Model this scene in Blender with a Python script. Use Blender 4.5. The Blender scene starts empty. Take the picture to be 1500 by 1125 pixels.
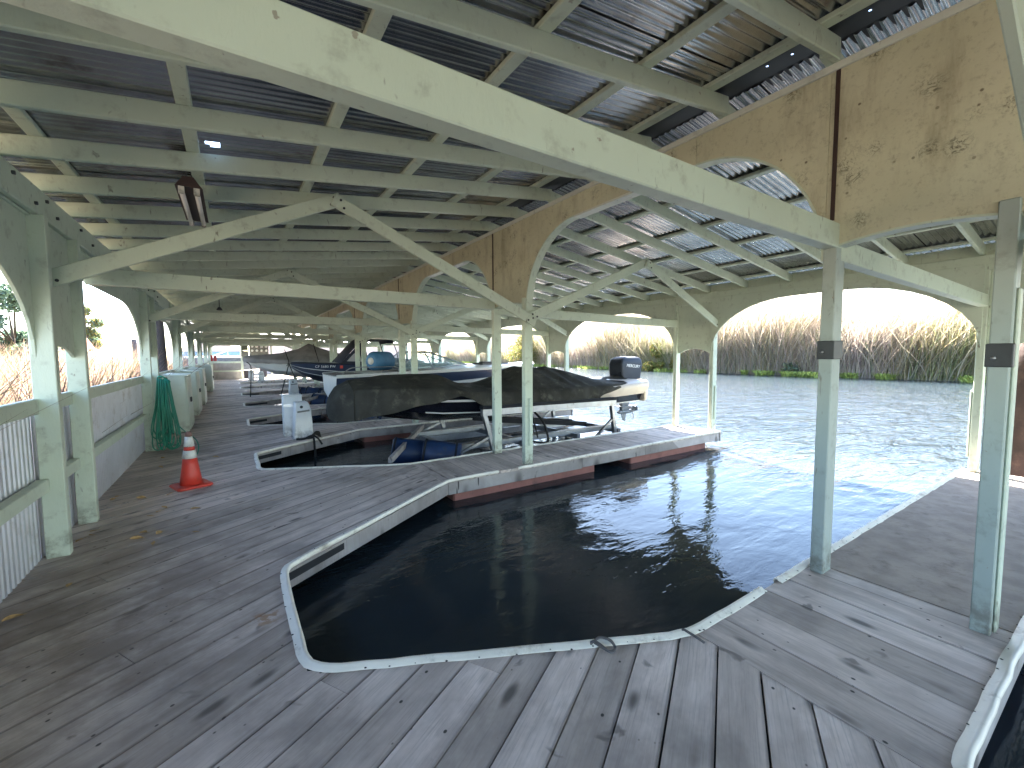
import bpy, math, random
import numpy as np
from mathutils import Vector, Matrix
random.seed(7)
rng = np.random.default_rng(11)
S = bpy.context.scene
COL = S.collection
R = math.radians

# ------------------------------------------------------------------ camera, sky, sun, exposure
cam_d = bpy.data.cameras.new('camera')
cam = bpy.data.objects.new('camera', cam_d); COL.objects.link(cam)
CAM_H = 1.6
yaw, pitch, roll = 0.58008909, -0.06743833, -0.00560124
cy, sy = math.cos(yaw), math.sin(yaw)
fwd = Vector((sy*math.cos(pitch), cy*math.cos(pitch), math.sin(pitch)))
rgt = Vector((cy, -sy, 0)); upv = rgt.cross(fwd)
r2 = rgt*math.cos(roll)+upv*math.sin(roll); u2 = -rgt*math.sin(roll)+upv*math.cos(roll)
m = Matrix((r2, u2, -fwd)).transposed().to_4x4(); m.translation = (0, 0, CAM_H)
cam.matrix_world = m
cam_d.sensor_width = 36; cam_d.lens = 621.86/1500*36
cam_d.clip_start = 0.05; cam_d.clip_end = 2000
S.camera = cam

SUN = Vector((0.26, 0.66, 0.707)).normalized()
W = bpy.data.worlds.new('World'); S.world = W; W.use_nodes = True
wn = W.node_tree; wn.nodes.clear()
sky = wn.nodes.new('ShaderNodeTexSky'); sky.sky_type = 'NISHITA'; sky.sun_disc = False
sky.sun_elevation = math.asin(SUN.z); sky.sun_rotation = math.atan2(SUN.x, SUN.y)
sky.air_density = 1.0; sky.dust_density = .35; sky.ozone_density = .6
bg = wn.nodes.new('ShaderNodeBackground'); bg.inputs[1].default_value = 0.052
wo = wn.nodes.new('ShaderNodeOutputWorld')
wn.links.new(sky.outputs[0], bg.inputs[0]); wn.links.new(bg.outputs[0], wo.inputs[0])
sd = bpy.data.lights.new('sun', 'SUN'); sd.energy = 5.0; sd.angle = R(0.53); sd.color = (1.0, 0.94, 0.85)
so = bpy.data.objects.new('sun', sd); COL.objects.link(so); so.location = (10, 20, 40)
so.rotation_euler = SUN.to_track_quat('Z', 'Y').to_euler()
S.view_settings.view_transform = 'Standard'; S.view_settings.look = 'None'
S.view_settings.exposure = 4.45; S.view_settings.gamma = 1.0
S.render.engine = 'CYCLES'
S.cycles.use_denoising = True
S.cycles.max_bounces = 12; S.cycles.diffuse_bounces = 8; S.cycles.glossy_bounces = 5
S.cycles.transmission_bounces = 6; S.cycles.caustics_reflective = True; S.cycles.blur_glossy = 1.0; S.cycles.caustics_refractive = False
S.cycles.sample_clamp_indirect = 6.0

# ------------------------------------------------------------------ materials
class NT:
    def __init__(s, name):
        s.m = bpy.data.materials.new(name); s.m.use_nodes = True
        s.t = s.m.node_tree; s.t.nodes.clear()
        s.out = s.n('ShaderNodeOutputMaterial'); s.p = s.n('ShaderNodeBsdfPrincipled')
        s.l(s.p.outputs[0], s.out.inputs[0])
    def n(s, k, **kw):
        q = s.t.nodes.new(k)
        for a, b in kw.items(): setattr(q, a, b)
        return q
    def l(s, a, b): s.t.links.new(a, b)
    def val(s, node, key, v):
        if hasattr(v, 'is_output') or isinstance(v, bpy.types.NodeSocket): s.l(v, node.inputs[key])
        else: node.inputs[key].default_value = v
    def coord(s, kind='Object', rnd=True):
        tc = s.n('ShaderNodeTexCoord'); o = tc.outputs[kind]
        if rnd:
            oi = s.n('ShaderNodeObjectInfo'); mu = s.n('ShaderNodeMath', operation='MULTIPLY'); s.l(oi.outputs['Random'], mu.inputs[0]); mu.inputs[1].default_value = 37.0
            ad = s.n('ShaderNodeVectorMath', operation='ADD'); s.l(o, ad.inputs[0]); s.l(mu.outputs[0], ad.inputs[1]); o = ad.outputs[0]
        return o
    def scale(s, v, sc):
        mp = s.n('ShaderNodeVectorMath', operation='MULTIPLY'); s.l(v, mp.inputs[0]); mp.inputs[1].default_value = sc if hasattr(sc, '__len__') else (sc,)*3
        return mp.outputs[0]
    def noise(s, v, sc, det=5, rough=.6, dist=0):
        q = s.n('ShaderNodeTexNoise'); s.l(v, q.inputs['Vector']); q.inputs['Scale'].default_value = sc
        q.inputs['Detail'].default_value = det; q.inputs['Roughness'].default_value = rough; q.inputs['Distortion'].default_value = dist
        return q.outputs['Fac']
    def voro(s, v, sc, rand=1.0):
        q = s.n('ShaderNodeTexVoronoi'); s.l(v, q.inputs['Vector']); q.inputs['Scale'].default_value = sc; q.inputs['Randomness'].default_value = rand
        return q.outputs['Distance']
    def ramp(s, f, a, b, lo=0., hi=1.):
        q = s.n('ShaderNodeMapRange'); s.l(f, q.inputs[0]); q.inputs[1].default_value = a; q.inputs[2].default_value = b
        q.inputs[3].default_value = lo; q.inputs[4].default_value = hi; q.interpolation_type = 'SMOOTHSTEP'
        return q.outputs[0]
    def math(s, op, a, b=0.):
        q = s.n('ShaderNodeMath', operation=op); s.val(q, 0, a); s.val(q, 1, b); return q.outputs[0]
    def mix(s, f, a, b, blend='MIX'):
        q = s.n('ShaderNodeMix', data_type='RGBA', blend_type=blend); s.val(q, 0, f)
        for k, v in ((6, a), (7, b)):
            if isinstance(v, tuple): q.inputs[k].default_value = (*v, 1) if len(v) == 3 else v
            else: s.l(v, q.inputs[k])
        return q.outputs[2]
    def col(s, c): s.val(s.p, 'Base Color', (*c, 1) if isinstance(c, tuple) else c)
    def bump(s, h, d, st=1.0, prev=None):
        b = s.n('ShaderNodeBump'); s.l(h, b.inputs['Height']); b.inputs['Distance'].default_value = d; b.inputs['Strength'].default_value = st
        if prev is not None: s.l(prev, b.inputs['Normal'])
        s.l(b.outputs[0], s.p.inputs['Normal']); return b.outputs[0]
    def attr(s, name): q = s.n('ShaderNodeAttribute'); q.attribute_name = name; return q

MAT = {}
def paint(name, base, dirt=(.10, .085, .06), amt=.55, rough=.5, chips=None, scuff=True):
    k = NT(name); v = k.coord()
    big = k.noise(v, 1.3, 4); fine = k.noise(v, 9, 7, .65)
    c = k.mix(k.ramp(big, .35, .75, 0, .35), base, tuple(x*.78 for x in base))
    c = k.mix(k.ramp(fine, .52, .74, 0, amt*.6), c, dirt)
    if scuff:
        sp = k.noise(k.scale(v, (1, 1, .35)), 17, 3, .5, 1.2)
        c = k.mix(k.ramp(sp, .66, .76, 0, amt*1.2), c, dirt)
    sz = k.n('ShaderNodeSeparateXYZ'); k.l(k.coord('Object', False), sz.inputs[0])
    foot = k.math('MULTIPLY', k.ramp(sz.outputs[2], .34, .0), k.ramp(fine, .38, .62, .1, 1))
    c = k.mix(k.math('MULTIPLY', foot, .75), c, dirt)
    if chips:
        ch = k.noise(v, 14, 4, .5); c = k.mix(k.ramp(ch, .73, .75, 0, .8), c, chips)
    k.col(c); k.p.inputs['Roughness'].default_value = rough
    k.bump(k.noise(k.scale(v, (1, 1, .4)), 45, 4), .004, .5)
    MAT[name] = k.m; return k.m
paint('mint_paint', (.57, .64, .53), chips=(.26, .23, .18))
paint('mint_paint_shaded', (.38, .445, .42), chips=(.26, .23, .18))  # shade of the two near posts painted into a darker, greyer mint
paint('white_paint', (.68, .70, .64), amt=.4)
paint('fixture_white', (.75, .72, .66), amt=.3, scuff=False)
paint('cabinet_paint', (.62, .68, .58), amt=.25, scuff=False)
paint('pedestal_white', (.78, .79, .78), amt=.2, scuff=False)

def plywood():
    k = NT('cream_plywood'); v = k.coord(rnd=False)
    c = k.mix(k.ramp(k.noise(v, .9, 3), .3, .7), (.66, .64, .48), (.55, .53, .385))
    st = k.noise(k.scale(v, (1, 1, .25)), 3.5, 6, .7)
    c = k.mix(k.ramp(st, .50, .74, 0, .5), c, (.20, .155, .09))
    c = k.mix(k.ramp(k.noise(v, 26, 6, .75), .5, .72, 0, .38), c, (.17, .14, .085))
    d = k.voro(v, 4.3); nz = k.noise(v, 24, 7, .8, 2.0)
    s = k.math('MULTIPLY', k.ramp(d, .42, .05), k.ramp(nz, .46, .62))
    c = k.mix(k.math('MULTIPLY', s, .9), c, (.05, .04, .025))
    d2 = k.voro(v, 14); c = k.mix(k.math('MULTIPLY', k.ramp(d2, .16, .08), k.ramp(k.noise(v, 2.2, 2), .5, .62, 0, .8)), c, (.09, .065, .035))
    k.col(c); k.p.inputs['Roughness'].default_value = .7
    k.bump(k.noise(v, 30, 5), .004, .5); MAT['cream_plywood'] = k.m
plywood()

def deckwood(name, a, b, uv=True, knots=True):
    k = NT(name)
    if uv:
        tc = k.n('ShaderNodeTexCoord'); t = k.attr('tint').outputs['Fac']
        cb = k.n('ShaderNodeCombineXYZ'); k.l(k.math('MULTIPLY', t, 61.), cb.inputs[0]); k.l(k.math('MULTIPLY', t, 17.), cb.inputs[1]); k.l(k.math('MULTIPLY', t, 29.), cb.inputs[2])
        ad = k.n('ShaderNodeVectorMath', operation='ADD'); k.l(tc.outputs['UV'], ad.inputs[0]); k.l(cb.outputs[0], ad.inputs[1]); v = ad.outputs[0]
    else:
        v = k.coord(); t = k.noise(v, .01, 0)
    ob = k.coord('Object', False)
    grain = k.noise(k.scale(v, (.8, 7.5, 1)), 2.0, 8, .72, 1.3)
    fine = k.noise(k.scale(v, (2.5, 90, 1)), 2.0, 4, .6)
    ring = k.n('ShaderNodeTexWave', wave_type='BANDS', bands_direction='Y'); k.l(k.scale(v, (.22, 1.25, 1)), ring.inputs[0])
    ring.inputs['Scale'].default_value = 1.0; ring.inputs['Distortion'].default_value = 13; ring.inputs['Detail'].default_value = 3; ring.inputs['Detail Scale'].default_value = 1.3
    mid = k.noise(k.scale(v, (1.5, 4, 1)), 2.4, 6, .6, .8)
    c = k.mix(k.ramp(k.math('ADD', k.math('MULTIPLY', grain, .5), k.math('MULTIPLY', mid, .5)), .3, .7), a, b)
    c = k.mix(k.math('MULTIPLY', ring.outputs['Fac'], .34), c, tuple(x*.55 for x in a))
    tv = k.math('MULTIPLY', t, 13.7); tv = k.math('FRACT', tv)
    c = k.mix(1.0, c, k.mix(tv, (.74, .72, .70), (1.16, 1.14, 1.14)), 'MULTIPLY')
    fg = k.noise(k.scale(v, (1.6, 55, 1)), 2.0, 5, .65, .3)
    c = k.mix(k.ramp(fg, .48, .72, 0, .42), c, tuple(x*.5 for x in a))
    c = k.mix(k.ramp(fine, .64, .80, 0, .32), c, tuple(x*.35 for x in a))
    if uv:
        us = k.n('ShaderNodeSeparateXYZ'); k.l(tc.outputs['UV'], us.inputs[0])
        c = k.mix(k.math('MULTIPLY', k.ramp(us.outputs[1], .016, .003), k.ramp(mid, .3, .6, .25, .75)), c, tuple(x*.3 for x in a))
    # broad damp and dirty patches
    big = k.noise(ob, .75, 6, .65)
    c = k.mix(k.ramp(big, .42, .70, 0, .62), c, (.12, .10, .09))
    if knots:
        vk = k.voro(k.scale(v, (2.2, 6.5, 1)), 1.0); gate = k.ramp(k.noise(v, 1.6, 1), .44, .52)
        c = k.mix(k.math('MULTIPLY', k.ramp(vk, .24, .07, 0, .8), gate), c, (.05, .04, .035))
        vn = k.voro(k.scale(v, (8.5, 11, 1)), 1.0); g2 = k.ramp(k.noise(v, 3.1, 1), .36, .44)
        c = k.mix(k.math('MULTIPLY', k.ramp(vn, .10, .06, 0, .95), g2), c, (.03, .026, .024))
    blot = k.noise(k.scale(ob, (1, 1, 1)), 5.5, 3, .5, .6)
    c = k.mix(k.ramp(blot, .66, .74, 0, .6), c, (.06, .05, .045))
    if uv:
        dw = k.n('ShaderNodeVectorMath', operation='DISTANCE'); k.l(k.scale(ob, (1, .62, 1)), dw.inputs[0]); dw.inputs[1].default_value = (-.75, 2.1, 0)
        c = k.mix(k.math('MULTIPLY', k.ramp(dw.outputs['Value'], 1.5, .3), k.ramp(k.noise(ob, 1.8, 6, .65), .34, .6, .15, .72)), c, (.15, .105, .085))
        ds = k.n('ShaderNodeVectorMath', operation='DISTANCE'); k.l(ob, ds.inputs[0]); ds.inputs[1].default_value = (.10, 2.93, 0)
        c = k.mix(k.math('MULTIPLY', k.ramp(ds.outputs['Value'], .13, .04), k.ramp(k.noise(ob, 14, 4), .42, .6, 0, .75)), c, (.30, .15, .06))
    k.col(c); k.l(k.ramp(grain, .3, .8, .62, .85), k.p.inputs['Roughness'])
    b1 = k.bump(grain, .003, .35); k.bump(fine, .001, .3, b1)
    MAT[name] = k.m
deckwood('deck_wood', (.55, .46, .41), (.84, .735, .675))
deckwood('fascia_wood', (.42, .38, .36), (.58, .54, .53), uv=False)

def simple(name, c, rough=.5, metal=0., noise=.25, nsc=6, bump=.0, dirt=None, spec=None):
    k = NT(name); v = k.coord()
    f = k.noise(v, nsc, 6, .6)
    cc = k.mix(k.ramp(f, .35, .7), c, tuple(x*(1-noise) for x in c))
    if dirt: cc = k.mix(k.ramp(k.noise(v, nsc*1.7, 7, .7), .52, .72, 0, .7), cc, dirt)
    k.col(cc); k.p.inputs['Roughness'].default_value = rough; k.p.inputs['Metallic'].default_value = metal
    if spec is not None: k.p.inputs['Specular IOR Level'].default_value = spec
    if bump: k.bump(k.noise(v, nsc*6, 5), bump, .6)
    MAT[name] = k.m; return k
simple('rub_rail_vinyl', (.86, .82, .73), .45, noise=.15, nsc=3, dirt=(.28, .23, .17))
simple('nail_dark', (.03, .028, .025), .6)
simple('float_red', (.33, .13, .10), .6, noise=.35, nsc=3, dirt=(.10, .05, .04))
simple('float_black', (.012, .013, .016), .6)
simple('galvanised', (.50, .50, .51), .27, .95, noise=.35, nsc=2.2, dirt=(.16, .12, .10))
simple('railing_metal', (.74, .75, .80), .36, .55, noise=.12, nsc=2, dirt=(.42, .38, .36))
simple('end_metal', (.40, .38, .37), .5, .3, noise=.2, nsc=3)
simple('carpet', (.42, .35, .305), .95, noise=.25, nsc=5, bump=.01, dirt=(.20, .165, .14))
simple('canvas_dark', (.052, .050, .043), .92, noise=.45, nsc=2.5, bump=.006, dirt=(.12, .11, .09), spec=.15)
simple('canvas_grey', (.25, .235, .235), .85, noise=.3, nsc=2.5, bump=.004)
simple('canvas_navy', (.020, .024, .045), .8, noise=.3, nsc=3)
simple('hull_black', (.008, .009, .016), .25, noise=.2)
simple('hull_navy', (.026, .040, .082), .3, noise=.2, nsc=2)
simple('hull_navy_low', (.045, .055, .085), .4, noise=.3, nsc=2)
simple('gelcoat_white', (.72, .71, .69), .3, noise=.08, nsc=2, dirt=(.5, .46, .42))
simple('gelcoat_beige', (.46, .40, .335), .35, noise=.12, nsc=4)
simple('deck_grey', (.16, .15, .15), .8, noise=.2)
simple('aluminium', (.34, .35, .37), .4, .8, noise=.2, nsc=5, dirt=(.25, .23, .2))
simple('bunk_carpet', (.015, .016, .02), .95, noise=.2)
simple('drum_blue', (.014, .04, .115), .45, noise=.35, nsc=4, dirt=(.05, .05, .05))
simple('tube_blue', (.06, .19, .36), .5, noise=.2)
simple('cowl_black', (.014, .018, .032), .58, noise=.1)
simple('motor_grey', (.16, .17, .19), .4, .5)
simple('lettering_white', (.8, .8, .82), .5, noise=.05)
simple('red_sticker', (.5, .04, .03), .5)
simple('rope_dark', (.02, .019, .018), .9, noise=.4, nsc=30)
simple('rope_grey', (.13, .12, .12), .9, noise=.4, nsc=40)
simple('hose_green', (.01, .235, .155), .4, noise=.25, nsc=4)
simple('cone_orange', (.64, .055, .035), .45, noise=.2, nsc=5, dirt=(.35, .07, .045))
simple('cone_band', (.72, .72, .68), .5, noise=.2, nsc=14, dirt=(.12, .11, .10))
simple('cone_tip', (.22, .12, .10), .7)
simple('plate_dark', (.035, .042, .048), .5, noise=.4)
simple('meter_grey', (.22, .22, .20), .5)
simple('meter_white', (.8, .8, .78), .4)
simple('rust_pile', (.06, .034, .03), .85, noise=.55, nsc=2, bump=.01, dirt=(.12, .07, .055))
simple('wood_pile', (.06, .055, .065), .9, noise=.4, nsc=3)
simple('leaf_dry', (.52, .33, .14), .8, noise=.4, nsc=30)
simple('soil', (.20, .16, .11), 1., noise=.4, nsc=.5)
simple('gravel_pale', (.45, .40, .35), 1., noise=.2, nsc=2)
simple('shed_wall', (.62, .50, .46), .8, noise=.12, nsc=1)
simple('shed_blue', (.20, .38, .62), .7)
simple('roof_tile', (.34, .13, .08), .8, noise=.3)
simple('bark', (.09, .07, .055), .95, noise=.4)
simple('fixture_dark', (.05, .025, .022), .6)
simple('red_plastic', (.42, .03, .03), .4)
simple('tarp_slate', (.16, .18, .22), .7)
simple('tarp_moss', (.10, .11, .075), .9)

def glass(name, c, alpha):
    k = NT(name); k.p.inputs['Base Color'].default_value = (*c, 1); k.p.inputs['Roughness'].default_value = .08
    tr = k.n('ShaderNodeBsdfTransparent'); tr.inputs[0].default_value = (.85, .93, .95, 1)
    mx = k.n('ShaderNodeMixShader'); mx.inputs[0].default_value = alpha
    k.l(tr.outputs[0], mx.inputs[1]); k.l(k.p.outputs[0], mx.inputs[2]); k.l(mx.outputs[0], k.out.inputs[0]); MAT[name] = k.m
glass('windshield_glass', (.30, .42, .46), .45)
glass('clear_vinyl', (.7, .7, .72), .5)
k = NT('tube_lamp'); k.col((.86, .80, .76)); k.p.inputs['Roughness'].default_value = .25; MAT['tube_lamp'] = k.m

def water():
    k = NT('water'); tc = k.n('ShaderNodeTexCoord'); v = tc.outputs['Object']
    sp = k.n('ShaderNodeSeparateXYZ'); k.l(v, sp.inputs[0])
    open_ = k.ramp(sp.outputs[0], 5.8, 12.0)
    ro = k.n('ShaderNodeMapping'); k.l(v, ro.inputs[0]); ro.inputs['Rotation'].default_value = (0, 0, R(-28)); ro.inputs['Scale'].default_value = (.55, 1.5, 1)
    n1 = k.noise(ro.outputs[0], 1.1, 3, .55, .6)
    n2 = k.noise(ro.outputs[0], 3.6, 4, .6, .4)
    n3 = k.noise(k.scale(v, (1, 1.3, 1)), 2.2, 3, .5, .5)
    h = k.math('ADD', k.math('MULTIPLY', n1, k.math('ADD', k.math('MULTIPLY', open_, .26), .012)),
               k.math('ADD', k.math('MULTIPLY', n2, k.math('ADD', k.math('MULTIPLY', open_, .10), .007)), k.math('MULTIPLY', n3, .006)))
    k.col(k.mix(k.ramp(k.noise(v, .6, 4), .4, .7), (.018, .027, .035), (.022, .031, .037)))
    k.l(k.math('ADD', k.math('MULTIPLY', open_, .11), .015), k.p.inputs['Roughness']); k.p.inputs['IOR'].default_value = 1.33; k.p.inputs['Specular IOR Level'].default_value = .40
    k.bump(h, 1.0, 1.0); MAT['water'] = k.m
water()

def foliage(name, trans=.45, rough=.7):
    k = NT(name); a = k.attr('leaf_tint').outputs['Color']; k.l(a, k.p.inputs['Base Color']); k.p.inputs['Roughness'].default_value = rough
    k.p.inputs['Specular IOR Level'].default_value = .3
    tl = k.n('ShaderNodeBsdfTranslucent'); k.l(a, tl.inputs[0]); mx = k.n('ShaderNodeMixShader'); mx.inputs[0].default_value = trans
    k.l(k.p.outputs[0], mx.inputs[1]); k.l(tl.outputs[0], mx.inputs[2]); k.l(mx.outputs[0], k.out.inputs[0]); MAT[name] = k.m
foliage('reed_blade', .52); foliage('leaf_green', .4)

# ------------------------------------------------------------------ helpers
class MB:
    def __init__(s): s.v = []; s.f = []; s.uv = []; s.tint = []; s.smooth = []
    def add(s, vs, fs, sm=False):
        o = len(s.v); s.v += [tuple(p) for p in vs]; s.f += [tuple(i+o for i in f) for f in fs]; s.smooth += [sm]*len(fs)
    def box(s, x0, x1, y0, y1, z0, z1):
        s.add([(x0,y0,z0),(x1,y0,z0),(x1,y1,z0),(x0,y1,z0),(x0,y0,z1),(x1,y0,z1),(x1,y1,z1),(x0,y1,z1)],
              [(0,3,2,1),(4,5,6,7),(0,1,5,4),(1,2,6,5),(2,3,7,6),(3,0,4,7)])
    def beam(s, p, q, w, h, up=(0,0,1)):
        p, q = Vector(p), Vector(q); d = (q-p).normalized(); a = d.cross(Vector(up)).normalized(); b = a.cross(d)
        vs = []
        for c in (p, q):
            for i, j in ((-1,-1),(1,-1),(1,1),(-1,1)): vs.append(c+a*(i*w/2)+b*(j*h/2))
        s.add(vs, [(0,1,2,3),(7,6,5,4),(0,4,5,1),(1,5,6,2),(2,6,7,3),(3,7,4,0)])
    def tube(s, pts, r, n=8, cap=True):
        pts = [Vector(p) for p in pts]; rr = r if hasattr(r, '__len__') else [r]*len(pts)
        vs = []; up = Vector((0,0,1))
        for i, p in enumerate(pts):
            d = (pts[min(i+1,len(pts)-1)]-pts[max(i-1,0)]).normalized()
            a = d.cross(up); a = a.normalized() if a.length > 1e-3 else Vector((1,0,0)); b = a.cross(d)
            for j in range(n):
                t = 2*math.pi*j/n; vs.append(p+(a*math.cos(t)+b*math.sin(t))*rr[i])
        fs = [(i*n+j, i*n+(j+1)%n, (i+1)*n+(j+1)%n, (i+1)*n+j) for i in range(len(pts)-1) for j in range(n)]
        if cap: fs += [tuple(range(n))[::-1], tuple((len(pts)-1)*n+j for j in range(n))]
        s.add(vs, fs, True)
    def lathe(s, prof, c=(0,0,0), n=24):
        vs = [(c[0]+r*math.cos(2*math.pi*j/n), c[1]+r*math.sin(2*math.pi*j/n), c[2]+z) for r, z in prof for j in range(n)]
        fs = [(i*n+j, i*n+(j+1)%n, (i+1)*n+(j+1)%n, (i+1)*n+j) for i in range(len(prof)-1) for j in range(n)]
        fs += [tuple(range(n))[::-1], tuple((len(prof)-1)*n+j for j in range(n))]
        s.add(vs, fs, True)
    def loft(s, rings, closed=False, cap=False, sm=True):
        n = len(rings[0]); o = [p for r in rings for p in r]
        m_ = n if closed else n-1
        fs = [(i*n+j, i*n+(j+1)%n, (i+1)*n+(j+1)%n, (i+1)*n+j) for i in range(len(rings)-1) for j in range(m_)]
        if cap: fs += [tuple(range(n))[::-1], tuple((len(rings)-1)*n+j for j in range(n))]
        s.add(o, fs, sm)
    def prism(s, poly, axis, a, b):
        n = len(poly)
        def mk(t): return [((t,)+tuple(p)) if axis == 0 else (p[0], t, p[1]) if axis == 1 else (p[0], p[1], t) for p in poly]
        s.add(mk(a)+mk(b), [tuple(range(n))[::-1], tuple(range(n, 2*n))]+[(i, (i+1)%n, n+(i+1)%n, n+i) for i in range(n)])
    def build(s, name, mat, parent=None, bevel=0, solid=0, recalc=True):
        me = bpy.data.meshes.new(name); me.from_pydata(s.v, [], s.f)
        me.polygons.foreach_set('use_smooth', s.smooth)
        if recalc:
            import bmesh
            b = bmesh.new(); b.from_mesh(me); bmesh.ops.recalc_face_normals(b, faces=b.faces); b.to_mesh(me); b.free()
        me.materials.append(MAT[mat]); me.update()
        ob = bpy.data.objects.new(name, me); COL.objects.link(ob)
        if parent is not None: ob.parent = parent
        if solid: md = ob.modifiers.new('solid', 'SOLIDIFY'); md.thickness = solid; md.offset = 0
        if bevel: md = ob.modifiers.new('bevel', 'BEVEL'); md.width = bevel; md.segments = 1; md.limit_method = 'ANGLE'
        return ob
def tag(o, label=None, cat=None, group=None, kind=None):
    if label: o['label'] = label
    if cat: o['category'] = cat
    if group: o['group'] = group
    if kind: o['kind'] = kind
    return o
def thing(name, label, cat, loc=(0,0,0), rotz=0, group=None):
    o = bpy.data.objects.new(name, None); COL.objects.link(o); o.location = loc; o.rotation_euler = (0,0,rotz); o.empty_display_size = .1
    return tag(o, label, cat, group)
def inst(src, parent, loc=None):
    c = src.copy(); COL.objects.link(c); c.parent = parent
    if loc is not None: c.location = loc
    return c
def kids(o): return [c for c in bpy.data.objects if c.parent == o]
def copy_tree(o, parent=None):
    c = o.copy(); COL.objects.link(c); c.parent = parent
    for ch in kids(o): copy_tree(ch, c)
    return c
def bez(p, n):
    "smooth polyline through points (Catmull-Rom)"
    P = [Vector(q) for q in p]; P = [P[0]*2-P[1]]+P+[P[-1]*2-P[-2]]; out = []
    for i in range(1, len(P)-2):
        for t in np.linspace(0, 1, n, endpoint=False):
            a, b, c, d = P[i-1:i+3]
            out.append(.5*((2*b)+(c-a)*t+(2*a-5*b+4*c-d)*t*t+(-a+3*b-3*c+d)*t**3))
    return out+[P[-2]]

# ------------------------------------------------------------------ layout numbers
P = 4.6; Y0 = .87; HW = .53; KMIN, KMAX = -1, 7
YK = lambda k: Y0+P*k
XF, XE, XM, XR = -1.3, .25, 3.57, 8.25      # railing line, slip heads, ridge posts, river posts
WZ = -.31; YEND = 36.2; YSTART = -7.5; YROOF = 38.4

# ------------------------------------------------------------------ ground, water
def sheet(name, x0, x1, y0, y1, z, mat, n=1):
    b = MB(); b.add([(x0,y0,z),(x1,y0,z),(x1,y1,z),(x0,y1,z)], [(0,1,2,3)]); o = b.build(name, mat); tag(o, kind='structure'); return o
sheet('water', -60, 1200, -300, 1200, WZ, 'water')
sheet('river_bed', -1200, 1500, -400, 1500, -2.6, 'soil')
b = MB(); b.prism([(-900,-200),(-2.2,-200),(-2.2,37.2),(12,37.2),(16,44),(22,70),(30,120),(30,900),(-900,900)], 2, -2.5, -.22); tag(b.build('left_bank', 'soil'), kind='structure')
b = MB(); b.prism([(41.5,-60),(40.5,0),(41,30),(46,70),(60,130),(110,260),(1000,900),(1000,-60)], 2, -2.5, -.25); tag(b.build('river_bank', 'soil'), kind='structure')

# ------------------------------------------------------------------ boardwalk
def clip(poly, a, b):
    "keep the part of poly left of the line a->b"
    out = []; n = len(poly)
    side = lambda p: (b[0]-a[0])*(p[1]-a[1])-(b[1]-a[1])*(p[0]-a[0])
    for i in range(n):
        p, q = poly[i], poly[(i+1)%n]; sp, sq = side(p), side(q)
        if sp >= 0: out.append(p)
        if sp*sq < 0:
            t = sp/(sp-sq); out.append((p[0]+(q[0]-p[0])*t, p[1]+(q[1]-p[1])*t))
    return out
def clip_cell(poly, cell):
    for i in range(len(cell)):
        if len(poly) < 3: return []
        poly = clip(poly, cell[i], cell[(i+1)%len(cell)])
    return poly
def planks(mb, cells, ang, w, gap, seam_x=None, lmax=4.2, th=.035, seed=0):
    rr = random.Random(seed)
    d = (math.cos(ang), math.sin(ang)); nrm = (-d[1], d[0])
    pts = [p for c in cells for p in c]
    lo = min(p[0]*nrm[0]+p[1]*nrm[1] for p in pts); hi = max(p[0]*nrm[0]+p[1]*nrm[1] for p in pts)
    a0 = min(p[0]*d[0]+p[1]*d[1] for p in pts); a1 = max(p[0]*d[0]+p[1]*d[1] for p in pts)
    j = math.floor(lo/w)
    while j*w < hi:
        n0, n1 = j*w+gap/2*rr.uniform(.5, 1.5), (j+1)*w-gap/2*rr.uniform(.5, 1.5); j += 1
        a = a0-rr.uniform(0, 3)
        while a < a1:
            L = rr.uniform(3.8, lmax); e = a+L; t = rr.random(); dz = rr.uniform(-.003, .003)
            rect = [(d[0]*x+nrm[0]*y, d[1]*x+nrm[1]*y) for x, y in ((a+.002, n0), (e-.002, n0), (e-.002, n1), (a+.002, n1))]
            for c in cells:
                q = clip_cell(rect, c)
                if len(q) < 3: continue
                n = len(q); vs = [(x, y, dz) for x, y in q]+[(x, y, -th) for x, y in q]
                fs = [tuple(range(n))]
                for i in range(n):
                    k2 = (i+1) % n
                    if seam_x is not None and abs(q[i][0]-seam_x) < 1e-4 and abs(q[k2][0]-seam_x) < 1e-4: continue
                    fs.append((k2, i, n+i, n+k2))
                mb.add(vs, fs)
                for f in fs:
                    mb.tint.append(t)
                    for i in f:
                        x, y, z = vs[i]; mb.uv.append((x*d[0]+y*d[1], x*nrm[0]+y*nrm[1]-n0+z))
            a = e
def finish_planks(mb, name, mat='deck_wood', parent=None):
    o = mb.build(name, mat, parent, recalc=False); me = o.data
    uvl = me.uv_layers.new(name='UVMap'); uvl.data.foreach_set('uv', np.array(mb.uv, dtype=np.float32).ravel())
    at = me.attributes.new('tint', 'FLOAT', 'FACE'); at.data.foreach_set('value', np.array(mb.tint, dtype=np.float32))
    return o
slip_edge = lambda k: [(XR+.12, YK(k)+HW), (2.1, YK(k)+HW), (XE, YK(k)+1.43), (XE, YK(k)+2.69), (2.25, YK(k+1)-HW), (XR+.12, YK(k+1)-HW)]
mb = MB()
cells = [[(XF-.1, YSTART), (XE, YSTART), (XE, YEND), (XF-.1, YEND)]]
for k in range(KMIN, KMAX+1):
    y1 = YK(k)
    cells.append([(XE, y1-P+2.69), (2.16, y1-HW-.03), (2.16, y1+HW), (XE, y1+1.43)])
cells.append([(XE, YK(KMAX)+1.43), (4.5, YK(KMAX)+1.43), (4.5, YEND), (XE, YEND)])
planks(mb, cells, R(30), .195, .007, seam_x=XE, lmax=7.5, seed=3)
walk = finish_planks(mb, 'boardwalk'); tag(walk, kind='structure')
b = MB(); b.box(XF-.1, XE, YSTART, YEND, -.2, -.06)
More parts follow.
